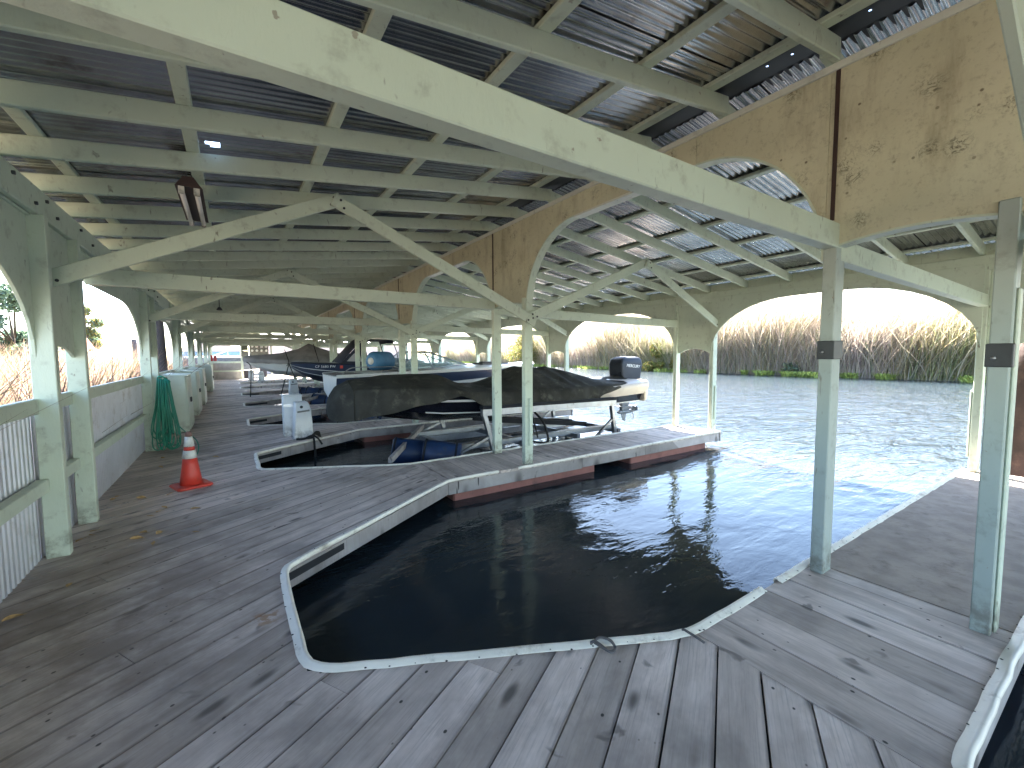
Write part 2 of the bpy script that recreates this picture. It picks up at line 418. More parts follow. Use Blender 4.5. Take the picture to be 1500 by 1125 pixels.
for c in cells[1:]: b.prism([(p[0]+(.02 if p[0] < XE+.01 else 0), p[1]) for p in c], 2, -.12, -.06)
b.build('subframe', 'float_black', walk)

def offset_path(path, d):
    out = []
    for i, p in enumerate(path):
        a = Vector(path[max(i-1,0)]); c = Vector(path[min(i+1,len(path)-1)]); p = Vector(p)
        if i == 0: n = (c-p).normalized()
        elif i == len(path)-1: n = (p-a).normalized()
        else: n = ((c-p).normalized()+(p-a).normalized()).normalized()
        nn = Vector((-n.y, n.x))
        if 0 < i < len(path)-1:
            e = (p-a).normalized(); d2 = d/max(.3, nn.dot(Vector((-e.y, e.x))))
        else: d2 = d
        out.append(p+nn*d2)
    return out
def round_path(path, r, n=5):
    out = [Vector(path[0])]
    for i in range(1, len(path)-1):
        p = Vector(path[i]); a = (Vector(path[i-1])-p); c = (Vector(path[i+1])-p); rr = min(r, a.length*.45, c.length*.45)
        A = p+a.normalized()*rr; B = p+c.normalized()*rr
        for t in np.linspace(0, 1, n+1): out.append(A*(1-t)**2+p*2*t*(1-t)+B*t*t)
    out.append(Vector(path[-1])); return out
def resample(path, step):
    out = [Vector(path[0])]
    for p, q in zip(path[:-1], path[1:]):
        p, q = Vector(p), Vector(q); n = max(1, int((q-p).length/step))
        for i in range(1, n+1): out.append(p.lerp(q, i/n))
    return out
# profile of the white vinyl rub rail: (distance towards the water, height)
PROF = [(-.036, .0), (-.034, .005), (-.012, .006), (-.006, .012), (.006, .0155), (.018, .011), (.022, -.002), (.019, -.017), (.012, -.024), (.003, -.026)]
def rub_rail(path, seed):
    rr = random.Random(seed); path = resample(path, .12); b = MB(); rings = []
    for i, p in enumerate(path):
        a = path[max(i-1,0)]; c = path[min(i+1,len(path)-1)]; t = (c-a).normalized(); n = Vector((t.y, -t.x))
        w = rr.gauss(0, .0022); z = rr.gauss(0, .0015)
        rings.append([(p.x+n.x*(d+w), p.y+n.y*(d+w), h+.004+z) for d, h in PROF])
    b.loft(rings); return b
def nails(path, seed):
    rr = random.Random(seed); b = MB()
    for p, q in zip(path[:-1], path[1:]):
        L = (q-p).length; t = (q-p).normalized(); n = Vector((t.y, -t.x)); s = rr.uniform(0, .2)
        while s < L:
            c = p+t*s-n*rr.uniform(.016, .038); r = rr.uniform(.004, .008)
            b.add([(c.x+r*math.cos(a), c.y+r*math.sin(a), .0095) for a in np.arange(6)*math.pi/3]+[(c.x, c.y, .013)], [(i, (i+1)%6, 6) for i in range(6)]); s += rr.uniform(.1, .22)
    return b
def wall_strip(path, z0, z1, th, seg, seed):
    rr = random.Random(seed); b = MB()
    for p, q in zip(path[:-1], path[1:]):
        L = (q-p).length; t = (q-p)/L; n = Vector((t.y, -t.x)); s = 0
        while s < L-.01:
            e = min(L, s+rr.uniform(*seg)); A = p+t*(s+.002); B = p+t*(e-.002); o = rr.uniform(-.004, .004); dz = rr.uniform(-.012, .012)
            b.prism([(A+n*(-th+o))[:], (B+n*(-th+o))[:], (B+n*o)[:], (A+n*o)[:]], 2, z0+dz, z1); s = e
    return b
for k in range(KMIN, KMAX):
    e = [Vector(p) for p in slip_edge(k)]
    wall_strip(e, -.195, -.037, .04, (1.2, 2.6), k+50).build('fascia_board', 'fascia_wood', walk, bevel=.004)
    rp = round_path(e, .16)
    segs = [rp]
    if k == 0:   # the rail is broken on both fingers of the nearest empty slip
        near = [Vector((XR+.1, YK(0)+HW)), Vector((3.14, YK(0)+HW))]
        mid = round_path([(2.94, YK(0)+HW)]+slip_edge(0)[1:5]+[(3.0, YK(1)-HW)], .16)
        far = [Vector((3.32, YK(1)-HW)), Vector((XR+.12, YK(1)-HW))]
        segs = [near, mid, far]
    for i, s in enumerate(segs):
        rub_rail(s, k*7+i).build('rub_rail', 'rub_rail_vinyl', walk)
        if k < 3: nails(s, k*5+i).build('rail_nails', 'nail_dark', walk)
# ------------------------------------------------------------------ finger piers
for k in range(KMIN, KMAX+1):
    y = YK(k); mb = MB()
    x1 = 3.66 if k == 0 else XR+.12
    planks(mb, [[(2.163, y-HW), (x1, y-HW), (x1, y+HW), (2.163, y+HW)]], R(90), .19 if k else .27, .006, lmax=6, seed=20+k)
    fp = finish_planks(mb, 'finger_pier'); tag(fp, kind='structure')
    b = MB(); b.box(2.17, XR+.11, y-HW+.05, y+HW-.05, -.18, -.05); b.build('subframe', 'float_black', fp)
    b = MB(); b.box(XR+.12, XR+.16, y-HW-.02, y+HW+.02, -.2, -.004); b.build('fascia_board', 'fascia_wood', fp, bevel=.004)
    if k == 0:
        b = MB(); b.box(3.664, XR+.14, y-HW+.03, y+HW-.03, -.05, .006); b.build('carpet', 'carpet', fp)
    for x0_, x1_ in ((2.35, 4.9), (5.75, 8.0)):
        b = MB(); b.box(x0_, x1_, y-HW+.06, y+HW-.06, -.75, -.185); b.build('float', 'float_red', fp, bevel=.02)

# ------------------------------------------------------------------ boathouse
house = thing('boathouse', 'long pale green timber boathouse with open arched sides and a corrugated metal roof', 'boathouse', (0, 0, 0))
zl = lambda x: 2.97+.125*(x+1.25)             # underside of the left rafters
zr = lambda x: zl(3.5)-.147*(x-3.5)           # underside of the right rafters
def proto(mbx, name, mat='mint_paint', bevel=.006): return mbx.build(name, mat, house, bevel=bevel)
def post_mesh(h, wx=.14, wy=.082):
    b = MB(); n = 7
    rings = []
    for i in range(n):
        z = h*i/(n-1); rings.append([(-wx/2, -wy/2, z), (wx/2, -wy/2, z), (wx/2, wy/2, z), (-wx/2, wy/2, z)])
    b.loft(rings, True, True, False); return b
used = {}
def post(x, y, h, kind):
    if kind not in used: used[kind] = proto(post_mesh(h), 'post'); o = used[kind]
    else: o = inst(used[kind], house)
    o.location = (x, y, 0); return o
posts = {}
for k in range(KMIN, KMAX+1):
    y = YK(k)
    for dy in (-.66, .17): posts[('l', k, dy)] = post(XF+.06, y+dy, 2.7, 'l')
    for dy in (-.43, .43):
        posts[('m', k, dy)] = post(XM, y+dy, 2.42, 'm')
        posts[('r', k, dy)] = post(XR, y+dy, 2.66, 'r')
posts[('m', 0, -.43)].location.y = YK(0)-.385
worn = posts[('m', 0, .43)].data.copy(); worn.materials[0] = MAT['mint_paint_shaded']  # post mesh copy with shade put into its paint colour
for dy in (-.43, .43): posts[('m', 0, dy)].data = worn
# battens nailed to posts, dark plates
for (x, y, z0, z1, wx, wy) in ((XM+.02, YK(0)-.385-.0485, .0, 1.95, .09, .014), (XM+.02, YK(1)-.43-.0535, .27, .98, .06, .024), (XR+.02, YK(1)-.43-.0535, .25, .95, .06, .024), (XR-.03, YK(0)+.43+.0535, .2, 1.1, .06, .024)):
    b = MB(); b.box(x-wx/2, x+wx/2, y-wy/2, y+wy/2, z0+.01, z1); proto(b, 'batten')
for (x, y, z) in ((XM, YK(0)+.43, 1.56), (XM, YK(0)-.385, 1.52)):
    b = MB(); b.box(x-.077, x+.077, y-.052, y+.052, z, z+.13); o = b.build('bracket_plate', 'plate_dark', house, bevel=.004)
    b = MB(); b.tube([(x-.077, y+.02, z+.05), (x-.083, y+.02, z+.05)], .012, 12); b.build('disc', 'aluminium', o)
# tie beams and braces
def tie(k):
    y = YK(k)+.43
    b = MB(); b.beam((XF+.1, y, 2.41), (XM-.0, y, 2.41), .09, .165); proto(b, 'tie_beam')
    b = MB(); b.beam((XM+.002, y, 2.32), (XR-.02, y, 2.27), .088, .15); proto(b, 'tie_beam')
    yb = YK(k)-.43-.072
    for (x0, z0, x1, z1, dy) in ((XF+.0, 2.2, 1.05, 3.30, 0), (.96, 3.27, XM+.06, 2.07, .042), (XM-.02, 2.13, 6.1, zr(6.1)+.03, 0), (6.0, zr(6.0)-.02, XR+.02, 2.17, .042)):
        yy = yb+dy-.0
        if dy: yy = yb-.042
        b = MB(); b.beam((x0, yy, z0), (x1, yy, z1), .038, .135); br = proto(b, 'brace')
        dd = (Vector((x1, yy, z1))-Vector((x0, yy, z0))).normalized()
        for e, sg in ((Vector((x0, yy, z0)), 1), (Vector((x1, yy, z1)), -1)):
            for q, off in ((.07, .03), (.13, -.03)):
                c = e+dd*(q*sg)+Vector((-dd.z, 0, dd.x))*off; b = MB(); b.tube([c+Vector((0, -.0185, 0)), c+Vector((0, -.027, 0))], .013, 8); b.build('bolt', 'plate_dark', br)
for k in range(KMIN, KMAX+1): tie(k)
# eave beams (one length per bay) and the cream ridge panels
def quarter(y0, y1, z0, z1, n=10):
    "ellipse arc from (y0,z0) on the post, rising to (y1,z1)"
    return [(y1+(y0-y1)*math.cos(t), z0+(z1-z0)*math.sin(t)) for t in np.linspace(0, math.pi/2, n)]
for k in range(KMIN, KMAX+1):
    y = YK(k); yn = YK(k+1) if k < KMAX else YEND-.2
    # river side: eave beam + arched boards
    b = MB(); b.box(XR-.05, XR+.045, y-.46, y-.46+P if k < KMAX else YEND-.2, 2.66, 2.86); proto(b, 'eave_beam')
    b = MB(); b.box(XR+.05, XR+.07, y-.46, y-.46+P if k < KMAX else YEND-.2, 2.80, 3.02); proto(b, 'blocking_board')
    ylo, yhi = y+.43-.0415, y+P-.43+.0415
    if k < KMAX:
        arc1 = quarter(ylo+.04, ylo+1.5, 1.66, 2.61); arc2 = quarter(yhi-.04, yhi-1.5, 1.66, 2.61)[::-1]
        b = MB(); b.prism([(ylo+.04, 2.74)]+arc1+arc2+[(yhi-.04, 2.74)], 0, XR-.085, XR-.052); o = proto(b, 'arch_board', bevel=.003)
    b = MB(); pr = [(y-.43+.0415, 2.74), (y-.43+.0415, 1.62)]+[(y+.36*t, 1.62+.1*(1-t*t)) for t in np.linspace(-.95, .95, 9)]+[(y+.43-.0415, 1.62), (y+.43-.0415, 2.74)]
    b.prism(pr, 0, XR-.012, XR+.012); proto(b, 'arch_board', bevel=.003)
    # walkway side
    ya, yb_ = y-.66, y+.17
    b = MB(); b.box(XF-.02, XF+.075-.02, ya-.1, ya-.1+P if k < KMAX else YEND-.2, 2.68, 2.96); proto(b, 'eave_beam')
    b = MB(); b.box(XF+.06, XF+.105, ya-.75, yb_+.85, 2.69, 2.9); sb = proto(b, 'splice_board')
    for yy, zz in ((ya-.5, 2.85), (ya-.12, 2.76), (ya+.12, 2.84), (ya+.35, 2.77), (yb_+.2, 2.84), (yb_+.6, 2.78)):
        b = MB(); b.tube([(XF+.104, yy, zz), (XF+.122, yy, zz)], .014, 6); b.build('bolt', 'plate_dark', sb)
    if k < KMAX:
        l0, l1 = yb_+.0415, ya+P-.0415
        arc1 = quarter(l0, l0+1.3, 1.60, 2.4); arc2 = quarter(l1, l1-1.3, 1.60, 2.4)[::-1]
        b = MB(); b.prism([(l0, 2.7), (l0, 2.4)]+arc2+[(l1, 2.7)], 0, XF+.005, XF+.03); proto(b, 'arch_board', bevel=.003)
    b = MB(); pr = [(ya+.0415, 2.7), (ya+.0415, 1.6)]+[(y-.245+.36*t, 1.6+.1*(1-t*t)) for t in np.linspace(-.95, .95, 9)]+[(yb_-.0415, 1.6), (yb_-.0415, 2.7)]
    b.prism(pr, 0, XF+.035, XF+.06); proto(b, 'arch_board', bevel=.003)
    # ridge panels: pair panel and the header with its two arches
    top = 3.555; yp0, yp1 = y-.43-.0415, y+.43+.0415
    nx0 = yp1; nx1 = y+P-.43-.0415
    pair = [(yp0, top), (yp0, 2.40)]+[(y+.476*t, 2.33+.06*(1-t*t)) for t in np.linspace(-.9, .9, 11)]+[(yp1, 2.40), (yp1, top)]
    b = MB(); b.prism(pair, 0, XM-.05, XM+.05); o = b.build('ridge_panel', 'cream_plywood', house, bevel=.003)
    b = MB()
    rings = [[(XM+sx, y+.476*t, 2.325+.06*(1-t*t)+dz) for sx, dz in ((-.056, .006), (-.056, -.008), (.056, -.008), (.056, .006))] for t in np.linspace(-.9, .9, 11)]
    b.loft(rings, True, True, False); proto(b, 'arch_trim', bevel=0)
    if k < KMAX:
        arc1 = quarter(nx0+.002, nx0+1.02, 2.25, 3.285, 14); arc2 = quarter(nx1-.002, nx1-1.02, 2.25, 3.285, 14)[::-1]
        b = MB(); b.prism([(nx0+.002, top)]+arc1+[arc1[-1]]*0+[(nx0+1.02, top)], 0, XM-.048, XM+.048); b.build('ridge_panel', 'cream_plywood', house, bevel=.003)
        b = MB(); b.prism(arc2+[(nx1-.002, top), (nx1-1.02, top)], 0, XM-.048, XM+.048); b.build('ridge_panel', 'cream_plywood', house, bevel=.003)
        b = MB(); b.prism([(nx0+1.024, top), (nx0+1.024, 3.285), (nx1-1.024, 3.285), (nx1-1.024, top)], 0, XM-.048, XM+.048); b.build('ridge_panel', 'cream_plywood', house, bevel=.003)
        for arc in (arc1, arc2):
            b = MB(); rings = []
            for i, (yy, zz) in enumerate(arc):
                a = arc[max(i-1, 0)]; c = arc[min(i+1, len(arc)-1)]; t = Vector((c[0]-a[0], c[1]-a[1])).normalized(); n = Vector((t.y, -t.x))
                if n.y > 0: n = -n
                rings.append([(XM+sx, yy+n.x*dd, zz+n.y*dd) for sx, dd in ((-.056, -.004), (-.056, .012), (.056, .012), (.056, -.004))])
            b.loft(rings, True, True, False); proto(b, 'arch_trim', bevel=0)
        b = MB(); b.box(XM-.06, XM+.06, nx0+1.02, nx1-1.02, 3.262, 3.284); b.build('header_trim', 'white_paint', house)
    b = MB(); b.beam((XM-.062, yp0-.0, top-.012), (XM-.062, yp0+P if k < KMAX else YEND-.3, top-.012), .022, .05); b.build('header_trim', 'white_paint', house, bevel=.004)
    # dark seam battens on the panel above each post
    for yy in (y+.43,):
        b = MB(); b.box(XM-.060, XM-.051, yy-.012, yy+.012, 2.52, top-.03); b.build('seam_strip', 'fixture_dark', house)
# rafters
SP = P/6; rl = rrg = None; far = MB(); nl = 0
yy = YK(0)+.43-SP*11
while yy < YROOF-.1:
    main = -1.3 < yy < 34.5
    if main:
        if rl is None:
            b = MB(); b.beam((XF-.55, 0, zl(XF-.55)+.07), (XM-.09, 0, zl(XM-.09)+.07), .045, .14); rl = proto(b, 'rafter')
            b = MB(); b.beam((XM-.17, 0, zr(XM-.17)+.07), (XR+.5, 0, zr(XR+.5)+.07), .045, .14); rrg = proto(b, 'rafter'); o1, o2 = rl, rrg
        else: o1, o2 = inst(rl, house), inst(rrg, house)
        o1.location = (0, yy, 0); o2.location = (0, yy+.05, 0)
    else:
        far.beam((XF-.55, yy, zl(XF-.55)+.07), (XM-.09, yy, zl(XM-.09)+.07), .045, .14)
        far.beam((XM-.17, yy+.05, zr(XM-.17)+.07), (XR+.5, yy+.05, zr(XR+.5)+.07), .045, .14)
    yy += SP
o = proto(far, 'rafter'); o['kind'] = 'stuff'
# purlins
for x in (-1.55, -1.08, -.2, .72, 1.58, 2.46, 3.22):
    b = MB(); z = zl(x)+.14; b.beam((x, YSTART, z+.019), (x, YROOF, z+.019), .09, .037); proto(b, 'purlin')
for x in (3.95, 4.8, 5.66, 6.5, 7.35, 8.12, 8.6):
    b = MB(); z = zr(x)+.14; b.beam((x, YSTART, z+.019), (x, YROOF, z+.019), .09, .037); proto(b, 'purlin')
# corrugated sheets, one per bay and side
def corrugated(b, p0, p1, q0, q1, amp, per, rows=1, ofs=0., hole=None, ribbed=False):
    "sheet between edge p0-p1 (along the waves' crossing direction) and q0-q1"
    p0, p1, q0, q1 = map(Vector, (p0, p1, q0, q1)); L = (p1-p0).length; n = max(2, int(L/per*(10 if ribbed else 6))); nrm = (p1-p0).cross(q0-p0).normalized()
    vs = []
    for i in range(n+1):
        t = i/n; h = amp*math.sin(2*math.pi*(t*L)/per+ofs)
        if ribbed: h = amp*math.tanh(4*(math.sin(2*math.pi*(t*L)/per+ofs)+.55))
        for j in range(rows+1): vs.append(p0.lerp(p1, t).lerp(q0.lerp(q1, t), j/rows)+nrm*h)
    fs = [(i*(rows+1)+j, (i+1)*(rows+1)+j, (i+1)*(rows+1)+j+1, i*(rows+1)+j+1) for i in range(n) for j in range(rows)]
    if hole: fs = [f for f in fs if not hole(sum((vs[i] for i in f), Vector())/4)]
    b.add(vs, fs, True)
HOLE = lambda c: ((c.x+.06)/.045)**2+((c.y-4.27)/.055)**2 < 1 or (abs(c.x+.62) < .03 and abs(c.y-4.5) < .012)
for k in range(-2, KMAX+1):
    a, c = YK(k)+1.0, min(YK(k)+1.0+P+.06, YROOF) if k < KMAX else YROOF
    a = max(a, YSTART)
    zo = .004 if k % 2 else 0
    b = MB(); near = a < 4.3 < c
    x0, x1 = XF-.62, XM-.24
    corrugated(b, (x0, a, zl(x0)+.188+zo), (x0, c, zl(x0)+.188+zo), (x1, a, zl(x1)+.188+zo), (x1, c, zl(x1)+.188+zo), .009, .068, 160 if near else 4, hole=HOLE if near else None); b.build('roof_sheet', 'galvanised', house, recalc=False)
    b = MB(); x0, x1 = XM+.02, XR+.58
    corrugated(b, (x0, a, zr(x0)+.188+zo), (x0, c, zr(x0)+.188+zo), (x1, a, zr(x1)+.188+zo), (x1, c, zr(x1)+.188+zo), .009, .068, 4); b.build('roof_sheet', 'galvanised', house, recalc=False)
b = MB(); zc = zl(XM)+.205; hy = [.71, .83, 1.1, 1.42, 1.55, 1.71, 2.3]; ys_ = [YSTART]
for q in hy: ys_ += [q, q+.014]
ys_.append(YROOF)
for n, (a, c) in enumerate(zip(ys_[:-1], ys_[1:])):
    zz = lambda x: zc-.03-.10*abs(x)
    xs = [-.34, 0, .34] if n % 2 == 0 else [-.34, -.15-.01*(n % 3), -.135-.01*(n % 3), 0, .34]
    for u, (x0, x1) in enumerate(zip(xs[:-1], xs[1:])):
        if n % 2 and u == 1: continue
        b.add([(XM+x0, a, zz(x0)), (XM+x1, a, zz(x1)), (XM+x1, c, zz(x1)), (XM+x0, c, zz(x0))], [(0, 1, 2, 3)])
b.build('ridge_cap', 'float_black', house)

# ------------------------------------------------------------------ railing along the walkway and at the far end
rail = thing('side_railing', 'low railing of white corrugated metal panels along the left of the walkway', 'railing', (XF, 0, 0))
def rail_bay(y0, y1, root, pmat='railing_metal'):
    x = 0.
    b = MB(); b.beam((x+.0, y0, 1.225), (x+.0, y1, 1.225), .045, .12); b.build('top_rail', 'mint_paint', root, bevel=.005)
    b = MB(); b.beam((x+.01, y0, .60), (x+.01, y1, .60), .07, .10); b.build('mid_rail', 'mint_paint', root, bevel=.005)
    b = MB(); corrugated(b, (x-.05, y0-.06, -.06), (x-.05, y1+.06, -.06), (x-.05, y0-.06, 1.17), (x-.05, y1+.06, 1.17), .011, .076, 2, ribbed=True); b.build('corrugated_panel', pmat, root, recalc=False)
ys = sorted([YK(k)+d for k in range(KMIN, KMAX+1) for d in (-.66, .17)])
for a, c in zip(ys[:-1], ys[1:]): rail_bay(a+.05, c-.05, rail)
rail_bay(ys[-1]+.05, YEND-.05, rail)
endr = thing('end_railing', 'corrugated metal railing closing the far end of the walkway', 'railing', (XF, YEND, 0), R(-90))
rail_bay(.1, 1.75, endr, 'end_metal')
for yq in (.05, 1.82):
    b = MB(); b.box(-.05, .05, yq-.06, yq+.06, 0, 2.75); b.build('post', 'mint_paint', endr)

# ------------------------------------------------------------------ small things on the walkway
# traffic cone
t = thing('traffic_cone', 'faded orange traffic cone with two worn white bands standing on the walkway', 'traffic cone', (-.50, 6.53, 0), R(20))
b = MB()
sq = lambda r, z, ch: [(r-ch, -r, z), (r, -r+ch, z), (r, r-ch, z), (r-ch, r, z), (-r+ch, r, z), (-r, r-ch, z), (-r, -r+ch, z), (-r+ch, -r, z)]
b.loft([sq(.18, .002, .03), sq(.185, .012, .03), sq(.178, .03, .03), sq(.13, .036, .03)], True, True, False); b.build('base', 'cone_orange', t)
cr = lambda z: .118-(.118-.028)*(z-.03)/.65
b = MB(); b.lathe([(cr(z), z) for z in (.03, .15, .28, .355)]); b.build('cone_body', 'cone_orange', t)
b = MB(); b.lathe([(cr(.355)+.003, .355), (cr(.455)+.003, .455)]); b.build('band', 'cone_band', t)
b = MB(); b.lathe([(cr(.455), .455), (cr(.50), .50)]); b.build('cone_body', 'cone_orange', t)
b = MB(); b.lathe([(cr(.50)+.003, .50), (cr(.625)+.003, .625)]); b.build('band', 'cone_band', t)
b = MB(); b.lathe([(cr(.625), .625), (.030, .675), (.022, .685), (.005, .686)]); b.build('tip', 'cone_tip', t)
# green hose hung on the post
t = thing('garden_hose', 'coiled green garden hose hanging in long loops from a post', 'hose', (-1.08, 9.17, 0))
b = MB(); rr = random.Random(5)
for i in range(20):
    a = (i-9.5)/10; y = -.05+rr.uniform(-.06, .05); w = .035+.05*rr.random(); lo = .05+.28*rr.random()**1.5; x = .02+.13*(a+1)/2; z1 = 1.22+rr.uniform(-.03, .03)
    b.tube(bez([(x-.01, y, z1), (x+a*.02-w*.5, y-.02, .8), (x+a*.06-w, y-.02, lo+.12), (x+a*.06, y-.03, lo), (x+a*.06+w, y-.03, lo+.14), (x+a*.03+w*.5, y-.02, .8), (x+.015, y-.01, z1-.01)], 5), .0095, 6)
b.tube(bez([(.0, .05, 1.18), (.02, -.01, 1.27), (.07, -.05, 1.28), (.12, -.03, 1.24), (.17, .02, 1.18)], 6), .012, 6)
b.build('coil', 'hose_green', t)
b = MB(); b.tube(bez([(.15, -.05, .72), (.22, -.06, .5), (.36, -.3, .36), (.52, -.6, .25), (.56, -.9, .13), (.5, -1.3, .02), (.46, -1.6, .012)], 7), .0095, 6); b.build('trailing_end', 'hose_green', t)
b = MB(); b.tube([(.0, .02, 1.2), (.12, .02, 1.2), (.13, .02, 1.25)], .012, 6); b.build('hook', 'plate_dark', t)
# storage cabinets along the railing
cabs = [(11.15, 1.22, 1.25, 'storage cabinet nearest the green hose, pale green with a flat overhanging lid'), (14.15, 1.2, 1.25, 'second pale green storage cabinet beyond the hose, against the railing'), (17.1, 1.3, 1.28, 'third pale green storage cabinet along the railing, between its two neighbours'), (23.6, 1.4, 1.30, 'farthest pale green storage cabinet, near the end of the walkway')]
cab0 = None
for i, (y, L, h, lab) in enumerate(cabs):
    if cab0 is None:
        c = thing('storage_cabinet', lab, 'cabinet', (0, y, 0), 0, 'storage cabinets along the railing')
        b = MB(); b.prism([(-1.24, .03), (-.83, .03), (-.86, 1.2), (-1.24, 1.2)], 1, 0, 1.2); b.build('body', 'cabinet_paint', c, bevel=.006)
        b = MB(); b.prism([(-1.245, 1.2), (-.82, 1.2), (-.82, 1.225), (-1.245, 1.25)], 1, -.02, 1.22); b.build('lid', 'cabinet_paint', c, bevel=.004)
        for q in (.02, .615):
            b = MB(); b.prism([(-.8285, .08), (-.812, .08), (-.842, 1.17), (-.8585, 1.17)], 1, q+.01, q+.565); d = b.build('door', 'cabinet_paint', c, bevel=.004)
            b = MB(); b.box(-.83, -.80, q+(.5 if q < .1 else .05), q+(.525 if q < .1 else .075), .62, .72); b.build('handle', 'plate_dark', d)
        cab0 = c
    else:
        c = copy_tree(cab0); c.location = (0, y, 0); c['label'] = lab
# power pedestals
def pedestal(loc, label, group, rz=0):
    t = thing('power_pedestal', label, 'power pedestal', loc, rz, group)
    b = MB(); b.prism([(-.17, .02), (.17, .02), (.145, .56), (.10, .70), (-.125, .70)], 1, -.2, .2); 
    o = b.build('body', 'pedestal_white', t, bevel=.012)
    b = MB(); b.box(-.19, .19, -.22, .22, 0, .024); b.build('base', 'pedestal_white', t, bevel=.005)
    b = MB(); b.prism([(-.13, .70), (.105, .70), (.085, .715), (-.11, .715)], 1, -.205, .205); b.build('cap', 'pedestal_white', t, bevel=.004)
    b = MB(); b.tube([(-.03, -.199, .63), (-.03, -.206, .63)], .028, 14); b.build('outlet', 'plate_dark', t)
    b = MB(); b.beam((-.105, -.204, .535), (.11, -.204, .555), .012, .032); b.build('vent_slot', 'meter_grey', t)
    return t
pa = pedestal((1.09, 9.22, 0), 'white power pedestal with a round outlet, in front of a taller white box', 'white power pedestals')
t = thing('pedestal_box', 'taller white box standing right behind the nearest power pedestal', 'power pedestal', (.96, 9.62, 0))
b = MB(); b.box(-.17, .17, -.15, .15, 0, .80); b.build('body', 'pedestal_white', t, bevel=.012)
b = MB(); b.box(-.18, .18, -.16, .16, .80, .83); b.build('cap', 'pedestal_white', t, bevel=.008)
b = MB(); b.box(-.172, .172, -.156, -.151, .60, .66); b.build('vent_slot', 'railing_metal', t)
for loc, lab in (((1.9, 18.3, 0), 'white power pedestal beside the bow of the dark blue boat'), ((1.4, 30.2, 0), 'farther white power pedestal beneath the bow of the grey covered boat'), ((.95, 33.2, 0), 'most distant white power pedestal, below the bank of electric meters')):
    c = copy_tree(pa); c.location = loc; c['label'] = lab
# mooring gear at the pedestal
b = MB(); rr = random.Random(2)
for i in range(7):
    b.tube(bez([(1.12+.02*i, 8.86, .03), (1.17+.012*i, 8.78, .08+.012*i), (1.26+.01*i, 8.80, .11+.008*i), (1.36, 8.84+.006*i, .05)], 5), .012, 6)
b.tube(bez([(.95, 8.98, .02), (1.08, 8.90, .03), (1.2, 8.82, .09), (1.225, 8.76, .02), (1.23, 8.74, -.15), (1.25, 8.74, -.45)], 6), .02, 8)
b.tube(bez([(1.22, 8.8, .1), (1.3, 8.76, .03), (1.36, 8.72, -.08)], 5), .018, 8)
tag(b.build('mooring_rope', 'rope_dark'), 'dark mooring rope looped over the dock edge in front of the nearest power pedestal', 'rope')
# steel mooring eye with rope loop on the near rail
b = MB(); cx, cy2 = 1.62, 1.585
for j in range(3):
    b.tube(bez([(cx-.035, cy2+.05, -.01), (cx-.04+.006*j, cy2+.045, .03), (cx-.035+.008*j, cy2-.0, .034), (cx-.008, cy2-.055-.006*j, .022), (cx+.04, cy2-.05-.004*j, .018), (cx+.055+.004*j, cy2+.0, .024), (cx+.02, cy2+.035+.004*j, .034), (cx-.03, cy2+.04, .03)], 6), .0055, 6)
tag(b.build('rope_loop', 'rope_grey'), 'small loop of grey rope lying over the white rail of the near slip', 'rope')
b = MB(); b.tube(bez([(2.10, 1.42, -.03), (2.092, 1.42, .025), (2.09, 1.37, .03), (2.10, 1.32, .022), (2.115, 1.30, .008)], 5), .007, 6)
tag(b.build('rope_tie', 'rope_grey'), 'short rope tie crossing the white rail at its bend on the near dock', 'rope')
# fluorescent lamp hung under the rafters
t = thing('fluorescent_light', 'old dark fluorescent fixture with two bare tubes hanging on chains under the roof', 'light fixture', (-.24, 4.86, 2.95))
b = MB(); b.prism([(-.09, .01), (.09, .01), (.06, .05), (.035, .09), (-.035, .09), (-.06, .05)], 1, -.52, .52); b.build('housing', 'fixture_dark', t)
for x in (-.05, .05):
    b = MB(); b.tube([(x, -.48, -.022), (x, .48, -.022)], .019, 12); b.build('tube', 'tube_lamp', t)
    for y in (-.5, .5):
        b = MB(); b.box(x-.02, x+.02, y-.015, y+.015, -.045, .012); b.build('lamp_holder', 'fixture_white', t)
for y in (-.42, .42):
    for sx in (-.035, .035):
        b = MB(); b.tube([(sx, y, .09), (sx*.4, y, .14), (sx*.2, y, .24)], .004, 5); b.build('chain', 'plate_dark', t)
t = thing('pendant_lamp', 'small black dome lamp hanging below the roof far down the walkway', 'lamp', (-.18, 10.0, 2.5))
b = MB(); b.lathe([(.05, 0), (.045, .02), (.028, .05), (.014, .06)], n=16); b.build('lamp_shade', 'plate_dark', t)
b = MB(); b.tube([(0, 0, .06), (0, 0, .66)], .006, 6); b.build('cable', 'plate_dark', t)
